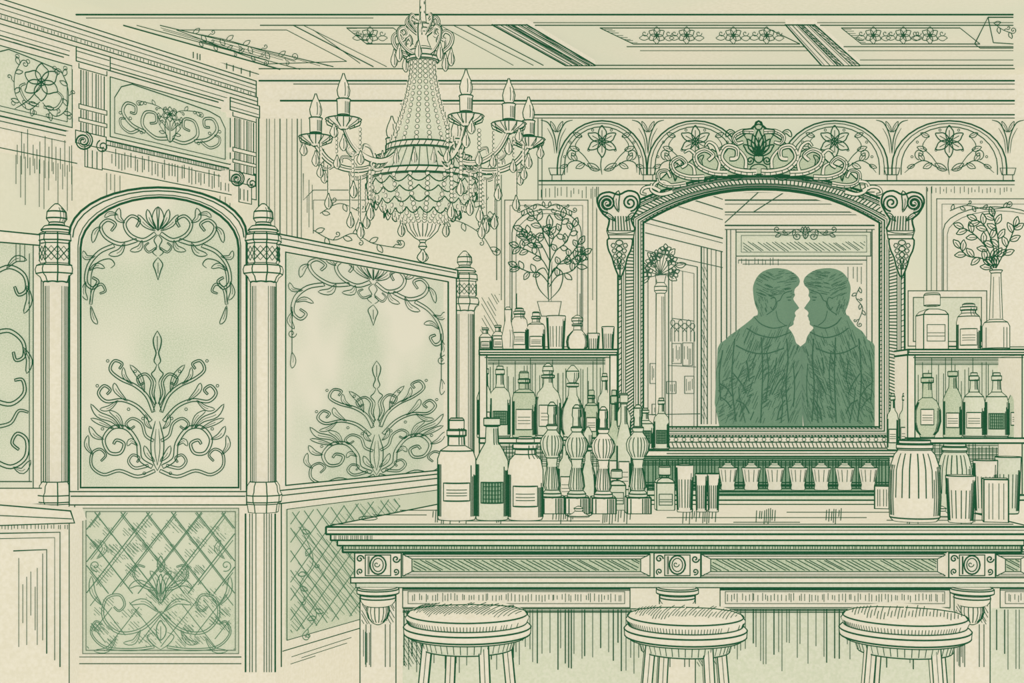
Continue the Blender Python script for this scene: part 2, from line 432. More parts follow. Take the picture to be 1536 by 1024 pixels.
def fr(q_):
    q_.relief([(4,28),(24,30),(44,14),(40,-8),(24,-10),(22,4),(32,8)],5,1.4,fill=False)
    q_.relief([(40,24),(62,16),(76,-2),(70,-18),(56,-16),(56,-4),(64,-4)],5,1.4,fill=False)
    q_.relief([(50,22),(64,30),(78,22),(80,10),(72,8)],4,1.2,fill=False)
    vine(q_,[(4,24),(18,4),(10,-16),(24,-24),(50,-26)],7,9,1.1,seed=1)
    q_.blade([(2,14),(10,0),(20,-6)],8,1.2)
    for x,y in ((40,-24),(46,26),(80,0),(64,6)): q_.line(circ(x,y,2.4,7),1.1,True)
for s_ in (1,-1):
    q.T=(cx,cy,s_*.93,.9,.19*1.0); fr(q)
q.T=(cx,cy,1,1,.19); leaf(q,0,30,-math.pi/2,44,18,1.6); flower(q,0,-12,11,6,1.3); q.T=None
cx=62; cy=(vL(62,178)+vL(62,256))/2
flower(q,cx,cy-10,28,6,1.7)
for s_ in (1,-1):
    q.T=(cx,cy,s_,1,.25); vine(q,[(2,20),(20,36),(38,20),(40,-10),(30,-34)],8,12,1.3)
    q.relief([(4,26),(22,24),(32,6),(24,-2)],4,1.2,fill=False)
    for x,y in ((36,-40),(20,-36),(42,32),(10,38)): q.line(circ(x,y,3,7),1.1,True)
q.T=None
q.line([(22,cy+30),(45,cy+15),(62,cy-8)],1.5,sm=True)
def pil(u0,u1,vt,vb,sc):
    prism('pilaster',jn,LP,lq(u0,u1,vt,vb),.095,.05,PAPER,q,2.3)
    q.off=.099
    for t,w in ((.12,1),(.24,1.5),(.32,1),(.5,1),(.66,1.5),(.76,1),(.88,1)):
        u=u0+(u1-u0)*t; q.line([(u,vL(u,vt)),(u,vL(u,vb))],w)
    prism('capital',jn,LP,lq(u0-7,u1+9,vt-14,vt+4),.126,.08,PAPER,q,2.3)
    q.off=.13; jl(u0-6,u1+8,vt-9,1.3); jl(u0-6,u1+8,vt-1,1.1)
    prism('capital_neck',jn,LP,lq(u0-3,u1+4,vt+4,vt+12),.11,.06,PAPER,q,1.9)
    h=(vb-vt)
    prism('bracket_band',jn,LP,lq(u0-3,u1+4,vt+h*.60,vt+h*.66),.106,.05,PAPER,q,1.8)
    prism('bracket_band',jn,LP,lq(u0-3,u1+4,vt+h*.78,vt+h*.83),.106,.05,PAPER,q,1.8)
    prism('bracket_foot',jn,LP,lq(u0-8,u1+3,vb-4,vb+12),.112,.05,PAPER,q,2)
    prism('bracket_drop',jn,LP,lq(u0+6,u1-3,vb+12,vb+40),.1,.05,PAPER,q,1.8)
    q.off=.118
    uu,vv=u0+4*sc,vL(u0,vb)+10*sc
    q.line(spiral(uu,vv,15*sc,-1.2,2,1),2.4); q.line(spiral(uu,vv,12*sc,-1.2,1.4,1),1.4)
    q.line(spiral(u1-2,vL(u1,vb)+10*sc,10*sc,-2,1.6,-1),1.9)
    q.off=.104
    for t in (.3,.5,.7):
        u=u0+(u1-u0)*t; q.line([(u,vL(u,vb)+20),(u,vL(u,vb)+46*sc)],1.3)
pil(121,156,166,262,1.0); pil(352,380,172,268,.8)
q.off=.005
for u in (290,296,300,340,350,362,375): q.line([(u,vL(u,100)),(u,vL(u,118))],1.5)
for u in list(range(24,110,7))+[160,166,172,180,290,300,330,338,345]: q.line([(u,vL(u,300)),(u,vL(u,300)+random.uniform(20,80))],1.0)
q.done()

# ============================================================ PARTITION
YP=4.1
PP=front(YP)
post_prof=[(306,2),(311,7),(318,13),(328,14),(334,10),(338,11),(340,17),(346,22),(350,22),(353,26),(362,27),(366,23),(370,24),(392,24),(396,22),(399,28),(405,30),(411,29),(416,23),(421,21),(424,18.5)]
def post(u,Y,name='turned_post'):
    k=4.1/Y; e=obj(name,(X(u,Y),Y,0)); q=Pen(e,w=2.0*max(k,.8))
    g=lambda v:HZ+(v-HZ)*k
    s_=Y/F
    pr=[(Z(g(v),Y),r*k*s_) for v,r in post_prof]
    x,y=X(u,Y),Y
    H=lambda v:Z(g(v),Y)
    lathe('finial',e,x,y,pr[:8],q,20,w=2.6*k,mer=[(a,H(333),H(312),1.1*k) for a in (.4,.8,1.1)])
    lathe('capital',e,x,y,pr[8:],q,8,w=2.4*k,rota=math.pi/8)
    rr=18*k*s_
    m=[(a,H(732),H(430),w) for a,w in ((-1.0,1.6*k),(-.8,1),(-.62,.9),(.4,.9),(.6,1),(.75,1.4*k),(.9,1),(1.05,1.5*k),(1.25,1))]
    lathe('shaft',e,x,y,[(H(738),rr),(H(423),rr*1.02)],q,24,w=2.7*k,mer=m)
    b=[(H(768),22),(H(755),24),(H(752),27),(H(742),28),(H(737),25),(H(728),24),(H(722),20)]
    lathe('base',e,x,y,[(z,r*k*s_) for z,r in b],q,8,w=2.1*k,rota=math.pi/8)
    h=22*k*s_
    box('plinth',e,x-h,x+h,y-h,y+h,0,H(768),PAPER)
    for t in (-1,-.72,-.55,-.3,.25,.42,.6,.75,1):
        q.raw([Vector((x+t*h,y-h-.002,H(768))),Vector((x+t*h,y-h-.002,Z(1003,Y)))],2.4 if abs(t)==1 else 1.2)
    for i in range(8):
        a0=math.pi/8+i*math.pi/4; a1=a0+math.pi/4; R=24.6*k*s_
        A=Vector((x+R*math.cos(a0),y+R*math.sin(a0),0));B=Vector((x+R*math.cos(a1),y+R*math.sin(a1),0))
        n=((A+B)/2-Vector((x,y,0))).normalized()*.001; zt,zb=H(371),H(392)
        q.raw([Vector((*(A+n).xy,zt)),Vector((*(B+n).xy,zb))],1.5*k); q.raw([Vector((*(A+n).xy,zb)),Vector((*(B+n).xy,zt))],1.5*k)
        M=(A+B)/2+n; q.raw([Vector((*M.xy,zt)),Vector((*(B+n).xy,(zt+zb)/2)),Vector((*M.xy,zb)),Vector((*(A+n).xy,(zt+zb)/2))],1.2*k,True)
    q.done()
post(85,YP); post(395,YP); post(697,5.37)

pt=obj('etched_glass_partition'); q=Pen(pt,PP,.0,w=2)
def archpts(u0,u1,vs,vp,vb,n=18):
    c=(u0+u1)/2;h=(u1-u0)/2
    return [(u0,vb)]+[(c+h*math.cos(t),vs-(vs-vp)*math.sin(t)) for t in [math.pi*(1-i/n) for i in range(n+1)]]+[(u1,vb)]
o_=archpts(104,370,352,281,752); i_=archpts(121,358,372,296,731)
ringprism('arched_frame',pt,PP,o_,i_,.02,.045,PAPER,q,3.3)
q.off=.024; q.line(archpts(109,366,356,286,740)[1:-1],1.8); q.line(archpts(117,361,368,292,735),1.4)
prism('frosted_pane',pt,PP,[(a,b) for a,b in archpts(118,361,370,294,735)],.0,.008,GLASSM)
prism('mid_rail',pt,PP,R4(104,737,370,757),.03,.05,PAPER,q,2.5)
q.off=.034; q.line([(106,744),(368,744)],1.8)
prism('lower_panel',pt,PP,R4(104,757,372,1199),.0,.02,PAPER)
prism('lower_field',pt,PP,R4(124,762,358,980),.006,.006,LOWM)
q.off=.009
for v0 in (762,767): q.line(R4(124+v0-762,v0,358-v0+762,980-v0+762),1.4,True)
q.line([(112,757),(112,985),(362,985)],1.6)
q.line([(112,995),(362,995)],1.4)
ql=Pen(pt,PP,.009,INKL,w=1.3,name='etched_lattice')
for s_ in (52,-52):
    hatch(ql,R4(130,768,352,890),s_,30,1.5,.03); hatch(ql,[(p_[0]+4,p_[1]) for p_ in R4(130,768,346,880)],s_,30,1.0,.03,.08)
    hatch(ql,R4(130,890,352,974),s_,30,1.1,.1,.3)
for i in range(90):
    x,y=random.uniform(134,335),random.uniform(772,965)
    hatch(ql,R4(x,y,x+16,y+12),45,4,.75)
def lowf(p_):
    p_.relief([(0,40),(30,66),(64,70),(86,48),(82,20),(62,14),(54,28),(62,38),(70,32)],4,1.2,fill=False)
    p_.relief([(10,92),(44,96),(84,92),(104,72),(98,54),(88,58)],3.5,1.2,fill=False)
    p_.relief([(6,6),(24,2),(40,-14),(36,-30),(24,-28)],3.5,1.2,fill=False)
    p_.blade([(2,24),(16,4),(34,-4),(48,4)],9,1.2);p_.blade([(4,40),(24,24),(46,28)],8,1.2); p_.blade([(2,18),(6,-8),(16,-22)],8,1.2)
    p_.blade([(88,30),(102,10),(104,-14)],8,1.2); p_.blade([(66,76),(80,96),(100,98)],7,1.1); p_.blade([(30,66),(40,84),(56,86)],7,1.1)
    p_.line([(0,96),(12,88),(20,76),(10,70)],1.2,sm=True)
    p_.line(spiral(98,-30,9,2,1.3,-1),1.2); p_.blade([(96,-40),(84,-54),(90,-68)],7,1.1)
both(ql,241,878,lowf); leaf(ql,241,905,-math.pi/2,44,15,1.4); leaf(ql,241,960,-math.pi/2,30,16,1.4); leaf(ql,241,858,-math.pi/2,24,12,1.3)
def bottom_orn(p_):
    p_.line([(0,0),(6,12),(5,24),(2,34),(5,46),(1,52)],1.8,sm=True); p_.line([(0,8),(0,30)],1.1)
    p_.line([(1,52),(4,60),(9,66),(4,74),(2,80)],1.6,sm=True); p_.line([(2,80),(5,96),(3,110),(7,124)],1.5,sm=True)
    p_.relief([(3,112),(10,96),(8,78),(18,66),(30,72),(27,82),(20,79)],4,1.4,fill=False)
    p_.relief([(6,124),(16,100),(34,84),(56,74),(72,60),(66,46),(54,50),(58,58)],5,1.5,fill=False)
    p_.blade([(20,94),(26,72),(42,52)],8,1.3); p_.blade([(38,82),(50,70),(52,56)],6,1.2)
    p_.relief([(10,138),(30,116),(54,106),(78,108),(90,96),(82,84),(72,90),(77,97)],5,1.5,fill=False)
    p_.blade([(46,108),(62,92),(66,80)],8,1.3); p_.blade([(60,106),(74,118),(88,120)],7,1.2)
    p_.blade([(56,150),(70,136),(90,128),(102,112)],9,1.4); p_.blade([(66,150),(84,142),(102,134)],7,1.3); p_.blade([(52,150),(60,132),(74,122)],7,1.2)
    p_.line([(0,214),(8,196),(10,170),(6,150),(3,138)],1.6,sm=True); p_.line([(0,206),(4,180),(2,150)],1.1,sm=True)
    p_.relief([(8,208),(26,196),(30,172),(46,150),(68,148),(82,166),(74,186),(57,187),(51,173),(62,167),(67,173)],6,1.5,fill=False)
    p_.relief([(4,214),(30,223),(58,214),(82,220),(100,208),(100,188),(88,181),(79,190),(86,199)],4.5,1.4,fill=False)
    p_.relief([(6,168),(18,160),(24,142),(38,134),(48,142),(42,150),(35,146)],4,1.3,fill=False)
    p_.relief([(14,206),(34,210),(44,200),(38,190),(28,194),(31,201)],4,1.3,fill=False)
    p_.blade([(82,166),(96,160),(104,146)],8,1.3); p_.blade([(98,190),(108,176),(106,160)],7,1.3); p_.blade([(30,176),(40,168),(46,176)],7,1.2); p_.blade([(4,200),(14,190),(20,176)],8,1.3)
    p_.blade([(8,150),(16,142),(18,128)],6,1.2)
    for x,y in ((44,120),(22,134),(84,150),(20,218),(92,84),(76,46),(34,62)): p_.line(circ(x,y,2.2,6),1.1,True)
def top_orn(p_):
    p_.blade([(0,24),(4,6),(0,-12)],10,1.4,False); p_.blade([(2,22),(12,8),(16,-8)],8,1.5); p_.blade([(4,24),(20,14),(30,0)],8,1.4)
    p_.relief([(4,28),(22,38),(42,30),(50,14),(40,2),(28,8),(32,18)],5.5,1.5,fill=False)
    p_.relief([(32,38),(56,44),(78,34),(86,18),(76,8),(64,14),(70,24)],5.5,1.5,fill=False)
    p_.relief([(66,46),(88,56),(104,76),(108,100),(98,110),(90,100),(98,94)],5.5,1.5,fill=False)
    p_.blade([(50,12),(60,4),(58,-10)],9,1.4); p_.blade([(86,18),(94,26),(98,42)],8,1.4); p_.blade([(50,42),(58,56),(74,60)],9,1.4)
    p_.blade([(94,62),(108,64),(112,54)],7,1.3); p_.blade([(104,84),(92,76),(80,80)],7,1.3); p_.blade([(24,38),(28,50),(42,54)],8,1.3); p_.blade([(108,100),(112,116),(106,128)],7,1.3)
    p_.blade([(60,0),(72,-2),(80,4)],6,1.2)
    p_.line([(0,30),(6,38),(2,48),(8,56),(2,62)],1.5,sm=True); p_.relief([(3,50),(14,56),(20,48),(14,42)],3,1.2,fill=False)
    p_.line([(0,64),(7,74),(4,84),(0,98)],1.6,sm=True); p_.line([(0,72),(0,88)],1)
q.off=.003
both(q,236,496,bottom_orn,.98)
both(q,237,322,top_orn,1.0)
def inner(p_):
    p_.line([(102,-6),(101,-48),(92,-66),(74,-72),(66,-64),(72,-58)],1.5,sm=True)
    p_.relief([(102,-4),(98,-26),(86,-34),(80,-24),(88,-20)],4,1.3,fill=False); p_.blade([(102,-2),(98,16),(92,26)],7,1.3)
both(q,238,460,inner,1.0)
q.done(); ql.done()
# receding panel
RP=vplane(395,4.1,697,5.37)
def Ydep(u): 
    return RP.at(u,605).y
def vR(u,v41): return 605+(v41-605)*4.1/Ydep(u)
def rl(u0,u1,v,n=1): return [(u0,vR(u0,v)),(u1,vR(u1,v))]
def rq(u0,u1,va,vb): return [(u0,vR(u0,va)),(u1,vR(u1,va)),(u1,vR(u1,vb)),(u0,vR(u0,vb))]
q=Pen(pt,RP,0,w=2)
ringprism('side_frame',pt,RP,rq(412,684,350,752),rq(428,672,372,731),.02,.045,PAPER,q,2.6)
prism('top_rail',pt,RP,rq(412,686,346,362),.035,.07,PAPER,q,3)
prism('side_pane',pt,RP,rq(422,678,366,736),0,.008,GLASSM)
prism('side_rail',pt,RP,rq(412,690,738,758),.03,.05,PAPER,q,2.5)
prism('side_lower',pt,RP,rq(412,690,758,1199),0,.02,PAPER)
prism('side_field',pt,RP,rq(430,660,768,970),.006,.006,LOWM,q,1.5)
q.off=.04; q.line(rl(414,684,352),1.5); q.off=.034; q.line(rl(414,688,746),1.6)
q.off=.012; P_=rq(436,600,774,960)
ql=Pen(pt,RP,.012,INKL,w=1.3,name='etched_lattice')
hatch(ql,P_,55,17,1.7,.1); hatch(ql,P_,-55,17,1.7,.1); hatch(ql,P_,48,6,.9,.3,.3)
vine(ql,[(450,790),(470,840),(450,880),(475,920),(455,950)],9,13,1.5); ql.done()
q.line(rl(424,540,985),1.4); q.line([(422,vR(422,758)),(422,1000)],1.8)
hatch(q,[(426,985),(530,950),(530,960),(440,1000)],-18,6,1.0,.3,.3)
q.off=.004
for s_ in (1,-1):
    q.T=(565,541,s_*.98,.8,-.10); bottom_orn(q)
for s_ in (1,-1):
    q.T=(560,398,s_*1.12 if s_<0 else s_*.95,.92,.19)
    top_orn(q)
q.T=None
for x,y0 in ((438,440),(662,480)):
    q.line([(x,y0+20),(x,y0+90)],1.3); q.line(spiral(x,y0+60,7,0,1.3),1.3); q.blade([(x,y0+88),(x+2,y0+100),(x,y0+112)],8,1.3)
q.done()
# left bay
q=Pen(pt,PP,0,w=2)
prism('left_rail',pt,PP,[(-40,342),(60,352),(60,368),(-40,360)],.03,.06,PAPER,q,2.8)
prism('left_pane',pt,PP,R4(-40,362,62,735),0,.008,GLASSM)
prism('left_stile',pt,PP,R4(50,362,62,735),.012,.03,PAPER,q,2)
prism('left_mid_rail',pt,PP,R4(-40,732,64,756),.03,.05,PAPER,q,2.2)
prism('left_lower',pt,PP,R4(-40,757,66,1199),0,.02,PAPER)
q.off=.004
q.relief([(-10,410),(14,400),(36,412),(40,434),(28,442),(22,430)],6,1.7,fill=False); q.blade([(40,428),(44,450),(36,470)],9,1.5); q.blade([(10,402),(24,388),(40,390)],9,1.5)
q.relief([(-10,500),(14,496),(34,512),(36,534),(24,540),(20,528)],6,1.7,fill=False); q.blade([(34,520),(44,540),(40,560)],9,1.5)
q.relief([(-10,600),(16,606),(36,590),(34,570),(22,570)],6,1.7,fill=False); q.relief([(-10,690),(16,700),(38,686),(40,660),(26,650),(18,664),(28,674)],6,1.7,fill=False)
q.relief([(-5,640),(16,634),(28,616),(42,618)],5,1.5,fill=False); q.blade([(20,700),(34,706),(46,690)],9,1.4)
q.line([(-10,722),(48,722)],1.6); q.line([(44,380),(44,722)],1.2)
for u in (24,30,37,52,56): q.line([(u,365),(u,392)],1.1)
q.done()
# side counter at far left
sc=obj('side_counter'); SP=front(3.95); q=Pen(sc,SP,0,w=1.8)
prism('counter_top',sc,SP,[(-60,752),(106,766),(112,784),(-60,790)],.02,.11,PAPER,q,2.5)
prism('counter_body',sc,SP,R4(-60,784,104,1249),0,.09,PAPER,q,2)
q.off=.004
q.line([(-20,800),(90,798),(90,1000)],1.8);q.line([(-20,808),(82,806),(82,990)],1.2);q.line([(20,826),(70,824),(70,980)],1.8);q.line([(64,830),(64,960)],1.1)
hatch(q,R4(22,832,60,975),90,6,1.0,.3,.4); hatch(q,R4(-10,786,104,794),90,5,1,.3,.2)
q.off=.024; q.line([(-20,772),(108,778)],1.4)
q.done()

# ============================================================ BAR COUNTER
bar=obj('bar_counter'); YB=4.0; YBB=4.87; ZB=Z(790,YB)
q=Pen(bar,w=2.2)
xR=X(1545,4.0)
def outline(inset,ul): 
    x0=X(ul,YB+inset); dx=.29/.87
    return [(x0,YB+inset),(xR,YB+inset),(xR,YBB),(x0+dx*(YBB-YB-inset),YBB)]
zz=lambda v,i:Z(v,YB+i)
hprism('counter_slab',bar,outline(0,489),zz(801,0),ZB,PAPER,q,3.0)
hprism('moulding_1',bar,outline(.02,496),zz(810,.02),zz(800,.02)+.002,PAPER,q,2.6)
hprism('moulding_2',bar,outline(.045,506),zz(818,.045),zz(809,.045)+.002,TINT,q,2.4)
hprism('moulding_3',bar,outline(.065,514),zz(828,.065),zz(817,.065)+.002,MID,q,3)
hprism('bar_body',bar,outline(.10,540),0,zz(827,.1)+.003,PAPER)
FB=front(4.1); q.pl=FB
q.off=.112; q.line([(492,795),(1540,795)],1.2); q.off=.04; q.line([(516,824),(1540,824)],1.6)
hatch(q,R4(516,819,1540,823),90,4,1.0,.3)
q.off=.085; hatch(q,R4(500,803,560,809),90,3,1,.3)
prism('frieze_band',bar,FB,R4(540,827,1552,868),.01,.01,TINT,q,1.8)
for (a,b) in ((604,975),(1052,1420),(1494,1545)):
    ringprism('frieze_frame',bar,FB,R4(a,831,b,864),R4(a+14,838,b-14,857),.022,.02,PAPER,q,2.0)
    prism('frieze_inset',bar,FB,R4(a+12,836,b-12,859),.012,.01,MID)
    q.off=.015; hatch(q,R4(a+15,839,b-15,856),28,4.4,1.2,.3,.1)  # mid tone and hatching draw shading into the frieze panels
    q.off=.024; q.line([(a+4,834),(b-4,834)],1.2); q.line([(a+4,861),(b-4,861)],1); q.line([(a,831),(a+14,838)],1.3); q.line([(a,864),(a+14,857)],1.3); q.line([(b,831),(b-14,838)],1.3); q.line([(b,864),(b-14,857)],1.3)
    q.off=.012; hatch(q,R4(a,827,b,831),0,2,1.4)
prism('waist_rail',bar,FB,R4(526,866,1552,874),.05,.05,PAPER,q,2.6)
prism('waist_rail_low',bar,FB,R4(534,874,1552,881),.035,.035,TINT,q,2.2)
for (a,b) in ((604,945),(1080,1425),(1500,1545)):
    prism('lower_field',bar,FB,R4(a,882,b,911),.012,.012,PAPER,q,2.0)
    q.off=.016; q.line(R4(a+8,887,b-8,905),1.4,True); hatch(q,R4(a+10,889,b-10,903),90,5,1.0,.4,.3); hatch(q,R4(a,882,b,886),0,2,1.2)
prism('wainscot',bar,FB,R4(604,912,1545,1190),.004,.004,TINT)
q.off=.009
for a,b in ((606,985),(1045,1425),(1495,1530)):
    u=a
    while u<b:
        q.line([(u,914),(u,random.uniform(960,1010))],1.1 if random.random()<.6 else 1.7); u+=random.choice((4,5,7,12))
hatch(q,R4(604,912,985,920),0,2.3,1.5); hatch(q,R4(1045,912,1425,920),0,2.3,1.5)  # dense hatching drawn as shade on the bar front
hatch(q,R4(604,914,640,1000),60,4,.9,.3,.2); hatch(q,R4(1045,914,1080,1000),60,4,.9,.3,.2)
for c in (567,1016,1458):
    prism('pilaster',bar,FB,R4(c-27,880,c+27,1195),.03,.03,PAPER,q,2.2)
    q.off=.034
    for t in (-18,-11,11,18): q.line([(c+t,936),(c+t,1000)],1.3)
    hatch(q,R4(c-25,940,c-12,1000),90,3,1.0,.3,.3); hatch(q,R4(c-25,884,c+25,936),60,4,1,.3,.1)
    prism('console_block',bar,FB,R4(c-35,829,c+35,866),.055,.055,PAPER,q,2.7)
    prism('console_face',bar,FB,R4(c-19,832,c+19,863),.066,.012,PAPER,q,2.2)
    q.off=.07
    q.line(circ(c,847,12,16,14),2.2,True); q.line(circ(c,847,8,14,10),1.5,True)
    q.line(spiral(c-2,846,5,0,1),1.3); hatch(q,R4(c-17,834,c-12,861),90,2,1.1)
    q.off=.059; 
    for s_ in (-1,1):
        q.line(spiral(c+s_*27,838,6,0,1.3,s_),2); q.line(spiral(c+s_*27,857,5,2,1.3,-s_),1.8)
    # turned bracket: real rounded cup
    y=4.06; kk=y/F; xx=X(c,y)
    lathe('bracket_cap',bar,xx,y,[(Z(891,y),27*kk),(Z(889,y),31*kk),(Z(883,y),31*kk),(Z(881,y),28*kk)],q,24,PAPER,2.4)
    lathe('turned_bracket',bar,xx,y,[(Z(936,y),2*kk),(Z(933,y),8*kk),(Z(926,y),14*kk),(Z(916,y),17*kk),(Z(908,y),16*kk),(Z(906,y),21*kk),(Z(901,y),25*kk),(Z(896,y),26*kk),(Z(891,y),24*kk)],q,24,PAPER,2.4,
        mer=[(t,Z(932,y),Z(908,y),1.4) for t in (-1.1,-.7,-.3,.1,.5,.8,1.0,1.2)])
TP=Plane((0,0,ZB),(0,0,1)); q.pl=TP; q.off=.0015
for a in (650,740,830,905,1025,1135,1240,1350,1440):  # patches of ink strokes drawn as reflections on the bar top
    u=a
    for k in range(random.randint(7,13)):
        q.line([(u,random.uniform(762,767)),(u-1,random.uniform(774,786))],1.2); u+=random.choice((3,4,5))
for a,b,v in ((560,640,772),(700,900,781),(1000,1300,776),(1100,1200,783),(1330,1500,780),(1180,1400,768),(600,660,765)): q.line([(a,v),(b,v)],1.2)
q.line([(498,786),(1520,786)],1.4)
q.line(circ(552,777,14,14,3),1.2,True)
for c in (868,1412):
    q.line(circ(c,771,20,16,4),1.8,True); 
q.done()
for c in (868,1412):
    e=obj('bottle_stopper'); y=4.35; k=y/F; qq=Pen(e,w=1.5); z=ZB
    lathe('stopper',e,X(c,y),y,[(z,15*k),(z+2*k,16*k),(z+5*k,9*k),(z+9*k,5*k),(z+13*k,7*k),(z+16*k,1*k)],qq,16,w=1.8); qq.done()

# ============================================================ STOOLS
def stool(u,vc=940,rx=94,Y=3.6):
    x,y=X(u,Y),Y; k=Y/F; e=obj('bar_stool',(x,y,0)); q=Pen(e,w=2)
    zr=Z(vc,Y); R=rx*k
    prof=[(zr-16*k,R*.92),(zr-12*k,R*.99),(zr-2*k,R*1.0),(zr+2*k,R*.96),(zr+4*k,R*.93)]
    lathe('seat_rim',e,x,y,prof,q,48,w=2.8,ringw=2.4)
    cu=[(zr+4*k,R*.93),(zr+12*k,R*.97),(zr+21*k,R*.9),(zr+26*k,R*.75),(zr+29*k,R*.45),(zr+30*k,R*.01)]
    lathe('cushion',e,x,y,cu,q,48,PAPER,2.6,rings=False)
    q.raw([Vector((x+R*.95*math.cos(t*.131),y+R*.95*math.sin(t*.131),zr+17.5*k)) for t in range(48)],2.2,True)
    def zt(rr): 
        t=rr/R
        for (z0,r0),(z1,r1) in zip(cu[1:],cu[2:]):
            if r1/R<=t<=r0/R: return z0+(z1-z0)*(r0/R-t)/((r0-r1)/R)+.0015
        return cu[-1][0]
    for i in range(34):
        a=-.88+i*.054; P=[]
        L0,L1=-.74+random.uniform(0,.12),random.uniform(-.4,.3) if i>6 else .3
        for j in range(7):
            b=L0+(L1-L0)*j/6; xx=(a+b*.35)*R; yy=b*R; rr=math.hypot(xx,yy)
            if rr<R*.88: P.append(Vector((x+xx,y+yy,zt(rr))))
        if len(P)>2: q.raw(P,1.1)
    for i in range(60):
        a=math.pi+ (i+.5)/60*math.pi
        if i<40 or random.random()<.5:
            q.raw([Vector((x+R*.972*math.cos(a),y+R*.972*math.sin(a),zr+12*k)),Vector((x+R*.94*math.cos(a),y+R*.94*math.sin(a),zr+4*k))],1.1)
    lathe('apron',e,x,y,[(zr-34*k,R*.72),(zr-16*k,R*.78)],q,32,mat=TINT,w=2.2,ringw=1.8,mer=[(a*.14,zr-32*k,zr-17*k,1.2) for a in range(-9,10)])
    for i in range(4):
        a=math.pi/4*(2*i)+.42; c,s_=math.cos(a),math.sin(a)
        bx,by=x+R*.66*c,y+R*.66*s_; fx,fy=x+R*1.02*c,y+R*1.02*s_; h=.013
        V=[];ks=((bx,by,zr-14*k),(fx,fy,0))
        for (px,py,pz) in ks: V+=[Vector((px+a_*h,py+b_*h,pz)) for a_,b_ in ((-1,-1),(1,-1),(1,1),(-1,1))]
        mesh('leg_%d'%(i+1),V,[[0,1,2,3],[4,5,6,7],[0,1,5,4],[1,2,6,5],[2,3,7,6],[3,0,4,7]],PAPER,e)
        for m_ in range(4): q.raw([V[m_],V[m_+4]],2.2)
        q.raw([V[0].lerp(V[1],.5)+Vector((0,-.002,0)),V[4].lerp(V[5],.5)+Vector((0,-.002,0))],1.1)
    zf=.22; rf=R*.91
    P=[Vector((x+rf*math.cos(t*.262),y+rf*math.sin(t*.262),zf)) for t in range(24)]
    fp=Pen(e,mat=PAPER,name='foot_ring'); fp.spl.append((P,[.011]*24,True)); fp.done(); q.raw([v+Vector((0,0,.011)) for v in P],1.5,True)
    q.done()
stool(701,937,95); stool(1028,941,91); stool(1357,941,95)

# ============================================================ BOTTLES ETC.
KIND={
 'wine':[(0,.9),(.02,1),(.55,1),(.63,.88),(.70,.42),(.76,.34),(.88,.32),(.885,.42),(.95,.42),(.955,.3),(1,.28)],
 'round':[(0,.8),(.03,.95),(.2,1),(.5,.98),(.6,.8),(.68,.4),(.74,.32),(.80,.32),(.81,.5),(.84,.5),(.85,.3),(.9,.42),(.96,.35),(1,.08)],
 'globe':[(0,.6),(.03,.75),(.12,.95),(.26,1),(.4,.9),(.52,.55),(.58,.34),(.7,.3),(.71,.48),(.75,.48),(.76,.26),(.84,.5),(.92,.5),(1,.1)],
 'whisky':[(0,.95),(.03,1),(.6,1),(.68,.85),(.73,.42),(.82,.4),(.83,.5),(.88,.5),(.89,.38),(.98,.38),(1,.3)],
 'jar':[(0,.92),(.04,1),(.6,1),(.72,.88),(.79,.58),(.85,.56),(.86,.68),(.92,.68),(.93,.5),(.98,.5),(1,.3)],
 'bigjar':[(0,.82),(.05,.96),(.3,1),(.65,.96),(.82,.78),(.88,.62),(.9,.7),(.95,.7),(.96,.6),(1,.6)],
 'flask':[(0,.5),(.04,.55),(.1,.8),(.25,1),(.42,.98),(.56,.7),(.62,.35),(.85,.3),(.86,.45),(.93,.45),(.94,.3),(1,.3)],
 'slim':[(0,.95),(.02,1),(.58,1),(.68,.7),(.76,.4),(.92,.36),(.93,.5),(1,.5)],
 'square':[(0,1),(.03,1.05),(.62,1.05),(.68,.85),(.72,.4),(.78,.38),(.79,.6),(.97,.6),(1,.5)],
 'tumbler':[(0,.78),(.03,.82),(1,1)],
 'tap':[(0,.9),(.14,.9),(.15,.72),(.18,.72),(.21,.5),(.25,.62),(.34,.52),(.44,.34),(.48,.4),(.5,.4),(.52,.55),(.58,.85),(.64,.92),(.68,.8),(.72,.5),(.75,.32),(.77,.42),(.79,.42),(.8,.3),(.88,.26),(.9,.34),(.97,.3),(1,.1)],
}
NAMES={'wine':'wine_bottle','round':'decanter','globe':'decanter','whisky':'whisky_bottle','jar':'apothecary_bottle','bigjar':'glass_jar','flask':'round_flask','slim':'liquor_bottle','square':'square_bottle','tumbler':'tumbler','tap':'beer_pump_handle'}
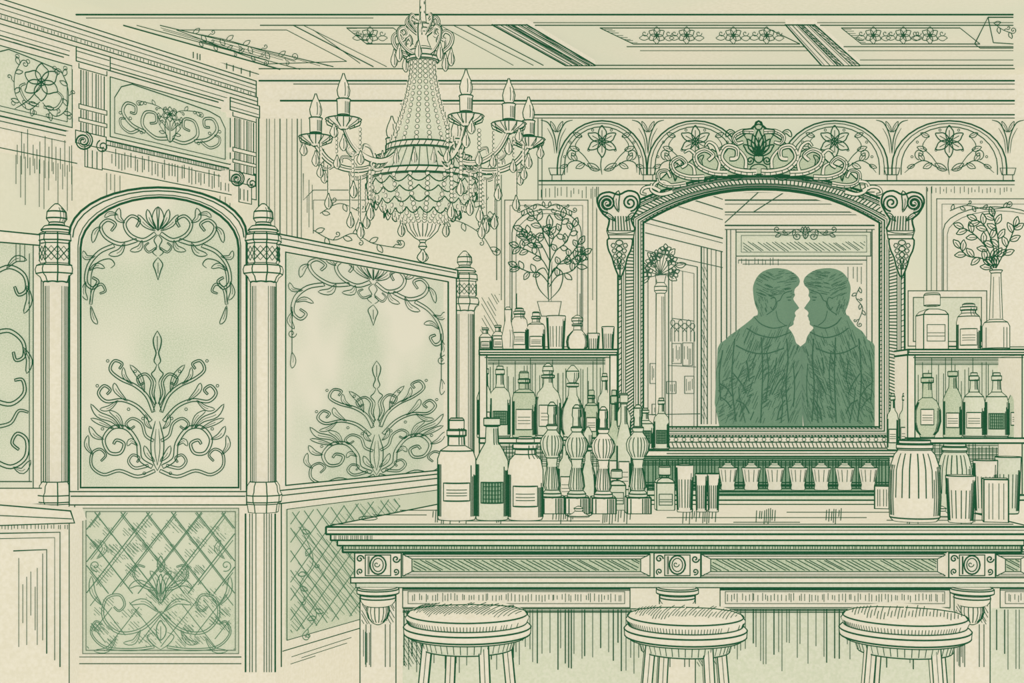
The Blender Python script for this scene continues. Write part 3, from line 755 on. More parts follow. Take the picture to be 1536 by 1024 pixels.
def bottle(u,Y,zb,vtop,wpx,kind,mat=None,label=True,w=1.7,dark=False,name=None):
    x,y=X(u,Y),Y; k=Y/F; e=obj(name or NAMES[kind],(x,y,zb)); q=Pen(e,w=w)
    w*=1.12
    h=Z(vtop,Y)-zb; R=wpx*.5*k; mat=mat or random.choice((PAPER,TINT,TINT,MID))
    pr=[(zb+a*h,b*R) for a,b in KIND[kind]]
    sq=kind=='square'
    body={'tumbler':(.05,.95),'bigjar':(.08,.7),'tap':(.0,.1)}.get(kind,(.04,.55))
    mer=[]
    if kind!='tap':
        for a in (.85,.98,1.12,1.25): mer.append((a,zb+h*body[0],zb+h*body[1]*random.uniform(.7,1),w*.6))  # ink hatching draws the shaded side of the bottle
        for a in (-1.25,-1.12,-.98): mer.append((a,zb+h*body[0],zb+h*body[1],w*.6))
        if kind not in('tumbler','bigjar'): mer+= [(a,zb+h*.74,zb+h*.9,w*.6) for a in (.3,.7,1.1)]
        if kind=='bigjar':
            for a in (-.8,-.5,-.2,.15,.45,.75): mer.append((a,zb+h*.3,zb+h*.84,w*.7))
        if kind=='tumbler' : mer+=[(a,zb+h*.1,zb+h*.7,w*.6) for a in (-.7,-.35,.05,.4,.7)]
    else:
        for a in (-.9,-.45,0,.3,.6,.9,1.15): mer+=[(a,zb+h*.22,zb+h*.42,w*.6),(a,zb+h*.52,zb+h*.7,w*.6)]
        for a in (.5,.9,1.2): mer.append((a,zb+h*.8,zb+h*.96,w*.7))
    if sq:
        lathe('body',e,x,y,[(z,r*1.3) for z,r in pr[:5]],q,4,mat,w*1.2,rota=math.pi/4)
        lathe('neck',e,x,y,pr[5:],q,16,mat,w)
    else:
        lathe('body',e,x,y,pr,q,24,mat,w,mer=mer,rings=True,ringw=w*.8)
    if kind=='tap':
        s_=R*.95; box('pump_base',e,x-s_,x+s_,y-s_,y+s_,zb,zb+h*.15,PAPER,q,w)
        for t in (.3,.5,.65,.8,-.7): q.raw([Vector((x+s_*t,y-s_-.001,zb+.003)),Vector((x+s_*t,y-s_-.001,zb+h*.14))],w*.7)
    phi=math.atan2(y,x)+math.pi
    if label and kind not in('tumbler','tap','globe'):
        z0,z1=zb+h*random.uniform(.1,.2),zb+h*random.uniform(.36,.46); a0,a1=-.75,.75
        rr=R*(1.0 if not sq else .93)+.0012
        if kind=='flask': z0,z1,a0,a1=zb+h*.2,zb+h*.44,-.5,.5
        if sq:
            yy=y-R*1.3*.7071*1.05-.002; hw=R*.7
            P=[Vector((x-hw,yy,z0)),Vector((x+hw,yy,z0)),Vector((x+hw,yy,z1)),Vector((x-hw,yy,z1))]
            q.raw(P,w*.8,True)
            for t in (.3,.5): q.raw([P[0].lerp(P[3],t)+Vector((.002,0,0)),P[1].lerp(P[2],t)-Vector((.002,0,0))],w*.5)
        else:
            n=8; A=[(x+rr*math.cos(phi+a0+(a1-a0)*i/n),y+rr*math.sin(phi+a0+(a1-a0)*i/n)) for i in range(n+1)]
            V=[(*p_,z0) for p_ in A]+[(*p_,z1) for p_ in A]
            mesh('label',V,[[i,i+1,n+2+i,n+1+i] for i in range(n)],SHADE if dark else PAPER,e)
            q.raw([Vector((a_,b_,z0)) for a_,b_ in A]+[Vector((a_,b_,z1)) for a_,b_ in A[::-1]],w*.85,True)
            for t in ((.3,.45,.62) if not dark else (.2,.4,.6,.8)):
                z=z0+(z1-z0)*t; q.raw([Vector((a_,b_-.001,z)) for a_,b_ in A[1:-1]],w*.45)
            if dark:
                for i in range(1,n): q.raw([Vector((*A[i],z0)),Vector((*A[i],z1))],w*.7)
    q.done(); return e
for a in ((685,4.25,627,56,'whisky',PAPER,True,False),(738,4.25,627,47,'slim',TINT,True,True),(788,4.25,655,52,'jar',PAPER,True,False)):
    bottle(a[0],a[1],ZB,a[2],a[3],a[4],a[5],a[6],2.3,a[7])
for u,vt in ((828,603),(865,607),(905,610),(957,607)): bottle(u,4.5,ZB,vt,37,'tap',TINT if u!=905 else PAPER,False,2.1)
bottle(936,4.74,ZB,592,22,'slim',TINT,True,1.8); bottle(921,4.76,ZB,585,20,'wine',MID,True,1.8); bottle(882,4.76,ZB,640,24,'globe',TINT,True,1.7); bottle(848,4.76,ZB,655,20,'wine',TINT,True,1.7)
for u,vt,wd,kd in ((925,704,26,'square'),(957,708,26,'square'),(997,698,28,'square'),(1027,697,26,'tumbler'),(1052,710,17,'tumbler'),(1070,710,17,'tumbler')):
    bottle(u,4.64 if kd=='square' else 4.55,ZB,vt,wd,kd,PAPER if kd!='square' else TINT,True,1.9)
bottle(1372,4.2,ZB,660,74,'bigjar',PAPER,False,2.3); bottle(1432,4.45,ZB,665,50,'bigjar',TINT,False,2.0)
bottle(1441,4.15,ZB,713,42,'tumbler',PAPER,True,2.1); bottle(1478,4.5,ZB,690,34,'tumbler',PAPER,True,1.9)
bottle(1512,4.5,ZB,685,36,'tumbler',TINT,True,1.9)
def cube_glass(u,Y,vt,wd,nm='square_glass'):
    x=X(u,Y);k=Y/F;h=wd*.5*k;e=obj(nm,(x,Y,ZB));q=Pen(e,w=2)
    zt=Z(vt,Y); a=.5
    pts=[(x+h*1.35*math.cos(t),Y+h*1.35*math.sin(t)) for t in (a,a+math.pi/2,a+math.pi,a-math.pi/2)]
    hprism('glass',e,pts,ZB,zt,PAPER,q,2.2)
    for t in (.2,.35,.6,.8):
        A=Vector((*pts[2],0)).lerp(Vector((*pts[3],0)),t)
        q.raw([Vector((A.x,A.y-.002,ZB+.01)),Vector((A.x,A.y-.002,zt-.012))],1)
    q.done()
cube_glass(1493,4.18,718,36); cube_glass(1323,4.7,728,22)

# ============================================================ BACK BAR
bb=obj('back_bar_cabinet'); YC=5.3; CPn=front(YC); q=Pen(bb,CPn,0,w=1.8)
z1=Z(524,YC); z2=Z(657,YC); z3=Z(742,YC)
def unit(u0,u1):
    x0,x1=X(u0,YC),X(u1,YC)
    box('top_shelf',bb,x0,x1,YC,5.59,z1-.022,z1,PAPER,q,2.5)
    box('lip',bb,x0,x1,YC-.012,YC,z1-.012,z1-.002,PAPER,q,1.5)
    box('mid_shelf',bb,x0,x1,YC,5.59,z2-.02,z2,PAPER,q,2.5)
    for x in (x0,x1-.03): box('upright',bb,x,x+.03,YC+.005,5.59,z3,z1-.02,PAPER,q,1.8)
    box('shelf_back',bb,x0,x1,5.57,5.59,z3,z1-.02,TINT)
    pb=front(5.565); q.pl=pb; q.off=0
    hatch(q,R4(u0+4,533,u1-4,650),90,5,1.0,.4,.35)
    hatch(q,R4(u0+4,533,u1-4,547),0,2.4,1.1,.3); 
    hatch(q,R4(u0+4,664,u1-4,735),90,5,1.2,.3,.1); hatch(q,R4(u0+4,664,u1-4,700),0,3,1.1,.3,.1)
    q.pl=CPn; q.off=.004
    q.line([(u0+8,536),(u1-10,536)],1.4)
unit(719,926); unit(1362,1545)
x0,x1=X(926,YC),X(1362,YC)
zc_=Z(684,YC)
box('ledge',bb,x0-.02,x1+.02,YC-.03,5.59,zc_,Z(675,YC),PAPER,q,2.5)
box('recess_back',bb,x0,x1,5.56,5.59,z3,zc_,SHADE)  # dark tone paints the shade of the recess behind the glasses
box('glass_shelf',bb,X(719,YC),X(1545,YC),YC-.02,5.59,z3-.02,z3,TINT,q,2.2)
box('base_cabinet',bb,X(719,YC),X(1545,YC),YC+.02,5.59,0,z3-.02,PAPER,q,1.7)
q.pl=front(5.555); q.off=0; hatch(q,R4(932,688,1356,738),90,5,1.5,.3,.05); hatch(q,R4(932,686,1356,700),0,3,1.5); hatch(q,R4(932,722,1356,740),0,3,1.8)
q.pl=CPn;q.off=.034
q.line([(1000,680),(1350,680)],1.4)
q.done()
gl=obj('tray_of_glasses'); q=Pen(gl,w=1.6)
yg=5.38;k=yg/F
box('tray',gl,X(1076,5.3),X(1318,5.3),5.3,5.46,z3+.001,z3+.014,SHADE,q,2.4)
zb=z3+.014
for i in range(7):
    u=1092+i*35; x=X(u,yg)
    lathe('glass',gl,x,yg,[(zb,9*k),(zb+3*k,10*k),(zb+8*k,9*k),(zb+12*k,10*k),(zb+34*k,14*k)],q,16,PAPER,1.8,mer=[(a,zb+13*k,zb+31*k,1.0) for a in (-.8,-.3,.3,.9,1.1)])
    lathe('glass_lid',gl,x,yg,[(zb+34*k,10*k),(zb+38*k,5*k),(zb+41*k,4*k)],q,12,TINT,1.3)
q.done()
YS=5.42
for u,vt,wd,kd,dk in ((727,553,22,'slim',0),(750,549,30,'wine',1),(786,557,34,'whisky',0),(822,545,38,'round',0),(859,548,36,'globe',0),(887,585,20,'whisky',0),(907,560,20,'wine',1)):
    bottle(u,YS,z2,vt,wd,kd,None,True,1.7,bool(dk))
zl=Z(675,YC)
for u,vt,wd,kd,dk in ((935,590,22,'slim',0),(968,612,24,'wine',1),(992,597,22,'wine',1),(1339,590,15,'wine',0),(1357,590,15,'wine',0)):
    bottle(u,5.36,zl,vt,wd,kd,TINT,True,1.7,bool(dk))
for u,vt,wd,kd,dk in ((1391,560,38,'flask',0),(1429,557,26,'slim',0),(1461,559,30,'wine',0),(1495,559,32,'wine',1),(1527,562,28,'slim',0)):
    bottle(u,YS,z2,vt,wd,kd,None,True,1.7,bool(dk))
for u,vt,wd,kd,dk in ((728,492,18,'slim',0),(747,488,18,'slim',0),(779,462,24,'jar',0),(804,468,26,'whisky',0),(866,473,32,'globe',0),(834,474,28,'tumbler',1),(890,500,18,'tumbler',0),(912,490,18,'tumbler',0),(1398,440,38,'square',0),(1453,455,34,'jar',0)):
    bottle(u,YS,z1,vt,wd,kd,PAPER,kd!='tumbler',1.6,False)
k=5.4/F; e=obj('cocktail_shaker',(X(762,5.36),5.36,z1)); q=Pen(e,w=1.6)
lathe('body',e,X(762,5.36),5.36,[(z1,7*k),(z1+20*k,9*k),(z1+34*k,6*k),(z1+44*k,4*k),(z1+60*k,5*k),(z1+64*k,2*k)],q,16,PAPER,1.7,mer=[(.4,z1+4*k,z1+30*k,.8),(.9,z1+4*k,z1+30*k,.8)]); q.done()
e=obj('picture_frame'); q=Pen(e,front(5.57),0,w=1.5)
ringprism('frame',e,front(5.55),R4(1362,436,1480,519),R4(1370,446,1472,512),.01,.02,PAPER,q,1.9)
prism('picture',e,front(5.56),R4(1368,444,1474,514),.0,.005,TINT); q.done()
def vase():
    Y=5.4;u=1494;x=X(u,Y);k=Y/F;e=obj('flower_vase',(x,Y,z1));q=Pen(e,front(Y-.004),0,w=1.5)
    lathe('vase',e,x,Y,[(z1,17*k),(z1+3*k,19*k),(z1+36*k,19*k),(z1+42*k,16*k),(z1+46*k,9*k),(z1+100*k,7*k),(z1+116*k,6.5*k),(z1+120*k,9*k)],q,20,PAPER,1.9,mer=[(-.8,z1+4*k,z1+34*k,1),(.6,z1+4*k,z1+34*k,1),(.9,z1+4*k,z1+34*k,1),(-.5,z1+48*k,z1+110*k,.9),(.7,z1+48*k,z1+110*k,.9)])
    for pts,n in (([(1490,402),(1482,375),(1462,352),(1445,342)],7),([(1491,402),(1490,370),(1478,340),(1465,330)],7),([(1493,402),(1498,370),(1494,340),(1490,325)],7),([(1494,402),(1508,375),(1518,352),(1522,340)],6),([(1489,404),(1474,388),(1452,384),(1440,372)],6)):
        sp=smooth(pts,False,5); q.line(sp,1.6); m=len(sp)
        for i in range(n):
            j=int((i+.8)/n*(m-2)); a=math.atan2(sp[j+1][1]-sp[j][1],sp[j+1][0]-sp[j][0]); leaf(q,*sp[j],a+(.8 if i%2 else -.8),17,9,1.5)
        leaf(q,*sp[-1],a,16,9,1.6)
    q.done()
vase()

# ============================================================ MIRROR
MP=front(5.52); mr=obj('arched_mirror',(X(1141,5.52),5.52,Z(455,5.52))); q=Pen(mr,MP,0,w=2)
au=[0,.03,.06,.1,.15,.21,.27,.33,.38,.44,.5,.56,.62,.68,.73,.79,.85,.9,.94,.97,1]
def ap(u0,u1,vs,vp): return [(u0+(u1-u0)*t, vs-(vs-vp)*(1-abs((t-.5)/.5)**2.2)) for t in au]
inn=[(965,640)]+ap(965,1319,334,284)+[(1319,640)]
out=[(927,672)]+ap(927,1357,316,262)+[(1357,672)]
ringprism('gilt_frame',mr,MP,out,inn,.03,.07,PAPER,q,3.4)
def mix(t): return [(a[0]+(b[0]-a[0])*t,a[1]+(b[1]-a[1])*t) for a,b in zip(out,inn)]
q.off=.034
for t,w in ((.14,1.9),(.22,1.1),(.3,1.6),(.62,1.7),(.7,1.1),(.8,2.3),(.9,1.4)):
    q.line(mix(t),w,True)
def ticks(t0,t1,step,w):
    A,B=mix(t0),mix(t1); n=len(A)
    for i in range(n):
        a0,a1,b0,b1=A[i],A[(i+1)%n],B[i],B[(i+1)%n]
        L=math.hypot(a1[0]-a0[0],a1[1]-a0[1]); m=max(1,int(L/step))
        for j in range(m):
            s_=(j+.2)/m; s2=min(1,s_+.35/m)
            q.line([(a0[0]+(a1[0]-a0[0])*s_,a0[1]+(a1[1]-a0[1])*s_),(b0[0]+(b1[0]-b0[0])*s2,b0[1]+(b1[1]-b0[1])*s2)],w)
ticks(.3,.62,5,1.6)
ticks(.9,1.0,6,1.2); ticks(0,.14,8,1.2)
prism('frame_sill',mr,MP,R4(921,655,1363,672),.05,.08,PAPER,q,2.5)
q.off=.054; q.line([(924,663),(1360,663)],1.6); 
for u in range(930,1358,6): q.line([(u,664),(u+3,671)],1.3)
for u in range(930,1358,12): q.line(circ(u,659,3,6),1.1,True)
gm=bpy.data.materials.new('clear_mirror_pane'); gm.use_nodes=True; nt=gm.node_tree  # nearly clear pane; geometry behind it stands in for the reflection
for n in list(nt.nodes): nt.nodes.remove(n)
o1=nt.nodes.new('ShaderNodeOutputMaterial');t1=nt.nodes.new('ShaderNodeBsdfTransparent');g1=nt.nodes.new('ShaderNodeBsdfGlossy');m1=nt.nodes.new('ShaderNodeMixShader')
g1.inputs['Roughness'].default_value=.3; m1.inputs[0].default_value=.03
nt.links.new(t1.outputs[0],m1.inputs[1]);nt.links.new(g1.outputs[0],m1.inputs[2]);nt.links.new(m1.outputs[0],o1.inputs[0])
P=[MP.at(*a,-.02) for a in inn]; mesh('glass',P,[list(range(len(P)))],gm,mr)
for s_,c in ((1,928),(-1,1354)):
    T=lambda pts:[(c+s_*x,y) for x,y in pts]
    prism('corner_drop',mr,MP,smooth(T([(-14,356),(18,356),(19,372),(13,386),(9,402),(2,416),(-6,400),(-10,386),(-16,372)]),True,3),.05,.07,PAPER,q,2.3)
    prism('corner_base',mr,MP,T([(-18,346),(24,346),(22,358),(-14,358)]),.065,.09,PAPER,q,2.3)
    prism('corner_block',mr,MP,smooth(T([(-32,304),(-28,292),(-14,288),(0,292),(14,286),(28,290),(32,304),(26,318),(19,330),(23,347),(-15,349),(-14,330),(-24,320)]),True,3),.062,.09,PAPER,q,2.7)
    q.T=(c,0,s_,1)
    q.off=.068
    q.line(spiral(-17,305,14,1.5,2.1,1),2.6); q.line(spiral(17,304,13,1.5,2,-1),2.5); q.line(spiral(-17,305,10.5,1.5,1.5,1),1.3)
    q.blade([(0,318),(-4,302),(0,286)],9,1.8); q.blade([(-4,332),(-14,324),(-20,322)],6,1.5); q.blade([(10,332),(18,324),(24,320)],6,1.5)
    for x in (-9,-5,-1,3,7,11,15): q.line([(x,324),(x*1.1+1,345)],1.6)
    q.off=.069; q.line([(-16,352),(22,352)],1.5)
    q.off=.055
    for i in range(5): q.line(circ(1,364+i*9,5.5-i*.8,8,4),1.7,True); q.line(circ(-8+i*1.5,368+i*8,3.4,6),1.5,True); q.line(circ(10-i*1.5,368+i*8,3.4,6),1.5,True)
    q.line([(2,402),(2,420)],2)
q.T=None
# carved shoulder scrolls hugging the arch
q.off=.046
def arcv(u): t=(u-927)/430; return 316-54*(1-abs((t-.5)/.5)**2.2)
for s_ in (1,-1):
    for du,r in ((150,9),(168,8)):
        u=1142+s_*du; v=arcv(u)-5
        q.relief([(u-s_*16,v-2),(u-s_*4,v-r),(u+s_*8,v-r*.8),(u+s_*12,v+1),(u+s_*5,v+3)],5,1.7)
cr=[(-168,34),(-160,6),(-140,-12),(-112,-22),(-96,-36),(-74,-42),(-58,-32),(-40,-54),(-20,-66),(-8,-77),(0,-80),(8,-77),(20,-66),(40,-54),(58,-32),(74,-42),(96,-36),(112,-22),(140,-12),(160,6),(168,34),(130,12),(90,2),(0,-3),(-90,2),(-130,12)]
prism('crest_backing',mr,MP,[(1138+x*.94,266+y) for x,y in cr],.03,.05,MID,q,2)
def crest(p_):
    p_.relief([(4,-8),(22,-8),(44,-14),(58,-30),(50,-47),(34,-44),(34,-30),(44,-28)],10,2.1,core=True)
    p_.relief([(48,-6),(72,-8),(92,-18),(97,-34),(83,-42),(70,-34),(77,-26)],9,2,core=True)
    p_.relief([(84,0),(108,0),(128,-8),(133,-22),(121,-30),(111,-21),(118,-15)],8,2,core=True)
    p_.relief([(112,10),(136,13),(152,7),(153,-7),(141,-10),(135,0)],7,2,core=True)
    p_.relief([(132,22),(150,26),(164,20),(164,10)],6,1.8)
    p_.relief([(8,-70),(26,-70),(38,-62),(34,-52),(24,-54)],7,1.9,core=True)
    p_.relief([(60,-32),(66,-48),(76,-54),(82,-48)],5,1.7); p_.relief([(98,-36),(106,-42),(114,-38)],4.5,1.6)
    p_.relief([(20,-14),(20,-28),(28,-40),(34,-44)],5,1.6); p_.relief([(62,-10),(60,-22),(66,-32)],5,1.6); p_.relief([(98,-4),(100,-16),(108,-22)],5,1.6)
    for pts,wd in (([(34,-66),(44,-70),(50,-62)],7),([(58,-4),(72,2),(86,2)],7),([(20,-4),(34,1),(48,-2)],7),([(128,6),(128,-4),(134,-10)],6),([(46,-22),(54,-12),(64,-14)],6),([(84,-10),(90,-26),(84,-34)],6)): p_.blade(pts,wd,1.7)
    for a in (0.28,.62,.98): leaf(p_,0,-34,-math.pi/2+a,34-a*6,12,2)
    p_.line(spiral(13,-26,7,0,1.6),2)
both(q,1138,266,crest,.98)
q.off=.052
leaf(q,1138,234,-math.pi/2,40,14,2.2); q.line(circ(1138,236,7,10,8),2,True); q.line(circ(1138,188,6,8,7),2,True); q.line(circ(1138,254,13,12,8),1.8,True)
q.line([(1138-16,212),(1138-24,196),(1138-9,192),(1138,182),(1138+9,192),(1138+24,196),(1138+16,212)],2.2,sm=True)
q.done()

# ---- room built behind the wall opening, in place of a reflection
YA=6.6; AP=front(YA)
wall_far=mesh('wall_reflected',[(X(940,5.7),YA,0),(2.2,YA,0),(2.2,YA,ZCEIL),(X(940,5.7),YA,ZCEIL)],[[0,1,2,3]],PAPER)
q=Pen(wall_far,AP,.004,w=1.4)
for v,w in ((288,1.3),(300,2),(306,1.1),(318,1.6),(322,1.1),(338,2.2),(344,1.3)): q.line([(1075 if v>300 else 990,v),(1312,v)],w)
prism('frieze',wall_far,AP,R4(1104,348,1306,384),.03,.03,TINT,q,2)
q.off=.034; q.line(R4(1112,353,1300,378),1.2,True); hatch(q,R4(1114,362,1298,377),35,4,1.0,.3,.2)
def ff(p_): vine(p_,[(0,0),(14,-8),(28,0),(44,-4)],4,9,1.3); p_.line(spiral(12,2,6,0,1.3),1.4)
both(q,1208,352,ff); leaf(q,1208,358,-math.pi/2,18,9,1.5)
q.off=.004
for u,w in ((1090,1.8),(1096,1.2),(1104,1.5),(1308,1.7),(1300,1.1)): q.line([(u,344),(u,640)],w)
q.line([(1108,390),(1300,390)],1.5);q.line([(1114,396),(1294,396)],1.1)
for u in (1292,1286,1280,1272): q.line([(u,400),(u,random.uniform(415,430))],1)
vine(q,[(1290,430),(1284,446),(1294,462),(1286,485)],6,8,1.2)
hatch(q,R4(1106,386,1170,398),90,6,.9,.3,.3)
for a,b in (((1140,286),(1085,336)),((1180,286),(1130,318)),((975,296),(1075,300)),((1200,286),(1260,300))): q.line([a,b],1.5)
q.done()
AL=vplane(952,5.75,1088,6.6)
side=obj('wall_reflected_side'); q=Pen(side,AL,.004,w=1.3)
A=AL.at(952,605);B=AL.at(1088,605)
mesh('side_wall',[(A.x,A.y,0),(B.x,B.y,0),(B.x,B.y,ZCEIL),(A.x,A.y,ZCEIL)],[[0,1,2,3]],PAPER,side)
g=lambda u,v:605+(v-605)*5.75/AL.at(u,605).y
def al(u0,u1,v,w): q.line([(u0,g(u0,v)),(u1,g(u1,v))],w)
for v,w in ((255,1.3),(272,1.7),(290,1.2),(322,1.9),(330,1.1),(345,1.5),(372,1.2)): al(968,1084,v,w)
for v,w in ((545,1),(690,1.2)): al(1002,1044,v,w)
def win(u0,u1,va,vb,w=1.6):
    q.line([(u0,g(u0,va)),(u1,g(u1,va)),(u1,g(u1,vb)),(u0,g(u0,vb))],w,True)
win(1003,1046,380,668,1.8); win(1008,1041,392,656,1.1); win(972,984,392,690,1.3)
q.line([(1024,g(1024,392)),(1024,g(1024,470))],1.1); al(1008,1041,470,1.1)
for u,w in ((1052,2),(1056,1),(1061,1.6),(1067,1),(1074,1.2),(1082,1.8)): q.line([(u,g(u,345)),(u,636)],w)
hatch(q,R4(1053,400,1060,630),70,5,.9)
for i in range(6):
    u=1007+i*6; v=484+(i%2)*5; q.line(circ(u+2,v,3.4,8,4.5),1.2,True); q.line([(u-1,512),(u-1,v+9),(u+2,v+5),(u+5,v+9),(u+5,512)],1.2)
for u,v,a,b in ((1008,545,14,30),(1024,548,15,34),(975,575,12,30),(1000,590,14,18),(1027,590,14,26),(978,622,18,16)):
    q.line(R4(u,v-b,u+a,v),1.4,True); hatch(q,R4(u+1,v-b+2,u+a-1,v-1),90,3,.9,.3,.3)
al(968,1050,590 if False else 622,1.2); al(968,1050,650,1.2)
q.done()
e=obj('column_with_flowers'); Y=5.72;k=Y/F;q=Pen(e,front(Y-.03),0,w=1.4)
lathe('column',e,X(991,Y),Y,[(0,7*k),(Z(560,Y),7*k),(Z(440,Y),6*k),(Z(436,Y),9*k),(Z(430,Y),9*k),(Z(424,Y),5*k),(Z(412,Y),8*k)],q,14,PAPER,1.8,mer=[(.3,Z(620,Y),Z(445,Y),1),(.8,Z(620,Y),Z(445,Y),.9)])
for i in range(13):
    a=-math.pi/2+(i-6)*.36; r=random.uniform(14,30); x,y=990+r*.8*math.cos(a),402+r*math.sin(a); q.line([(990,412),(x,y)],1.2)
    (flower if i%2 else leaf)(q,x,y,*((9,5,1.4) if i%2 else (a,16,9,1.4)))
q.done()

# ============================================================ THE TWO MEN
def loft(bm,rings):
    n=len(rings[0]); vs=[[bm.verts.new(p) for p in r] for r in rings]
    for a,b in zip(vs,vs[1:]):
        for i in range(n): bm.faces.new((a[i],a[(i+1)%n],b[(i+1)%n],b[i]))
    bm.faces.new(vs[0]); bm.faces.new(vs[-1][::-1])
def limb(bm,pts,rad,n=14):
    pts=[Vector(p) for p in pts]; rings=[]
    d0=(pts[1]-pts[0]).normalized(); d1=(pts[-1]-pts[-2]).normalized()
    P=[pts[0]-d0*rad[0]*.8,pts[0]-d0*rad[0]*.4]+pts+[pts[-1]+d1*rad[-1]*.4,pts[-1]+d1*rad[-1]*.8]
    R=[rad[0]*.35,rad[0]*.85]+list(rad)+[rad[-1]*.85,rad[-1]*.35]
    for i,p_ in enumerate(P):
        t=(P[min(i+1,len(P)-1)]-P[max(i-1,0)]).normalized()
        a=t.cross(Vector((0,1,0)) if abs(t.y)<.8 else Vector((1,0,0))).normalized(); b=t.cross(a)
        rings.append([p_+(a*math.cos(2*math.pi*j/n)+b*math.sin(2*math.pi*j/n))*R[i] for j in range(n)])
    loft(bm,rings)
HEAD=[(402.5,1158,1171,0,.02),(404,1151,1180,0,.038),(407,1144,1187,0,.052),(411,1139,1193,0,.062),(416,1135,1198,0,.07),(422,1132,1200,0,.075),(428,1130,1198,0,.078),(433,1129.5,1192,0,.079),(439,1130,1191,0,.079),(443,1130.5,1192,1,.078),(448,1131,1188,1,.077),(453,1132,1188,5,.075),(458,1133.5,1188,9,.074),(462,1135,1188,12,.072),(465,1136.5,1188,8,.07),(468,1138,1188,4,.068),(471,1139,1188,5,.066),(474,1140,1188,7,.064),(476.5,1141,1187,4,.062),(479,1142,1187,6,.06),(482,1143,1186,4,.057),(486,1144,1186,6,.052),(489,1146,1184,4,.047),(492,1149,1178,1,.042),(495,1152,1170,0,.036)]
NECK=[(460,1138,1166,.056),(472,1137,1168,.06),(484,1136,1170,.062),(496,1132,1176,.066),(508,1126,1180,.07)]
BODY=[(480,1138,1170,.055),(486,1128,1176,.07),(491,1116,1181,.082),(497,1103,1186,.094),(504,1093,1190,.106),(514,1086,1193,.117),(528,1081,1196,.125),(545,1078,1197,.13),(570,1078,1196,.13),(595,1082,1193,.125),(625,1086,1191,.12),(665,1087,1191,.125),(710,1088,1192,.13),(765,1090,1191,.125),(775,1094,1188,.115)]
def man(fu,fb,Y,name,dirn):
    e=obj(name,(X(fb(1140),Y),Y,0)); bm=bmesh.new(); N=36
    def ring(v,a,b,hy,ex=0,y0=0,head=False,fu_=None,tilt=0):
        f=fu_ or fu; xa,xb=X(f(a),Y),X(f(b),Y); c=(xa+xb)/2; h=(xb-xa)/2; z=Z(v,Y); exw=ex*Y/F*(1 if xb>xa else -1); r=[]
        for i in range(N):
            t=2*math.pi*i/N; ct,st=math.cos(t),math.sin(t)
            tt=min(t,2*math.pi-t)
            y=hy*st*(1-.28*max(0,ct)) if head else hy*(abs(st)**.85)*(1 if st>0 else -1)
            r.append(Vector((c+h*ct+exw*math.exp(-(tt/.34)**2),Y+y0+y,z+tilt*ct)))
        return r
    loft(bm,[ring(v,a,b,hy,ex,0,True) for v,a,b,ex,hy in HEAD])
    loft(bm,[ring(v,a,b,hy) for v,a,b,hy in NECK])
    def blend(v):
        t=min(1,max(0,(v-480)/25)); return lambda u:fu(u)*(1-t)+fb(u)*t
    loft(bm,[ring(v,a,b,hy,fu_=blend(v)) for v,a,b,hy in BODY])
    loft(bm,[ring(v,a,b,hy,fu_=blend(v),tilt=-.028) for v,a,b,hy in ((482,1132,1180,.07),(487,1128,1184,.078),(495,1118,1188,.088),(504,1106,1190,.095))])
    for s_ in (-1,1):
        c=Vector((X(fu(1157),Y),Y+s_*.074,Z(455,Y)))
        limb(bm,[c+Vector((0,0,.02)),c-Vector((0,0,.018))],[.014,.010],8)
    pt=lambda u,v,y:(X(fb(u),Y),Y+y,Z(v,Y))
    for (sh,el,wr,ha) in (((1096,524,0),(1087,604,-.02),(1098,690,-.08),(1106,716,-.11)),((1184,528,0),(1185,604,-.03),(1185,690,-.1),(1182,716,-.14))):
        S,E,W,H=pt(*sh),pt(*el),pt(*wr),pt(*ha)
        m1_=tuple((a+b)/2 for a,b in zip(S,E)); m2_=tuple((a+b)/2 for a,b in zip(E,W))
        limb(bm,[S,m1_,E,m2_,W],[.06,.054,.049,.044,.036])
        W,H=Vector(W),Vector(H); d=(H-W).normalized(); sx=Vector((1,0,0))*dirn
        limb(bm,[W,W+d*.05,W+d*.09],[.026,.036,.034],10)
        for i,(o_x,l) in enumerate(((-.026,.062),(-.009,.074),(.009,.07),(.026,.055))):
            b=W+d*.09+sx*o_x; c=b+d*l*.5+Vector((0,-.004,0)); c2=b+d*l+Vector((0,-.018,0)); limb(bm,[b-d*.02,b,c,c2],[.010,.0098,.009,.0075],8)
        b=W+d*.03-sx*.03; limb(bm,[b,b-sx*.018+d*.03,b-sx*.022+d*.058],[.013,.011,.009],8)
    for u,y in ((1118,.01),(1165,-.01)):
        hp,kn,an=pt(u,760,y),pt(u,858,y-.01),(X(fb(u),Y),Y+y+.01,.09)
        limb(bm,[hp,kn,((kn[0]+an[0])/2,(kn[1]+an[1])/2,(kn[2]+an[2])/2),an],[.088,.064,.058,.043])
        limb(bm,[(an[0]-.03*dirn,an[1]+.03,.045),(an[0]+.06*dirn,an[1],.042),(an[0]+.17*dirn,an[1]-.03,.035)],[.042,.045,.034])
    bmesh.ops.recalc_face_normals(bm,faces=bm.faces)
    bv=BVHTree.FromBMesh(bm)
    me=bpy.data.meshes.new('figure'); bm.to_mesh(me); bm.free(); me.materials.append(MANM)
    o=bpy.data.objects.new('figure',me); scene.collection.objects.link(o); attach(o,e)
    m=o.modifiers.new('r','REMESH'); m.mode='VOXEL'; m.voxel_size=.0055; m.use_smooth_shade=True
    m=o.modifiers.new('s','SMOOTH'); m.factor=.5; m.iterations=2
    def fn(u,v):
        h=bv.ray_cast(CAM,ray(u,v).normalized())
        if h[0] is None: return None
        return h[0]-ray(u,v).normalized()*.004
    return e,Pen(e,fn=fn,mat=INKM,w=1.2)
ident=lambda u:u
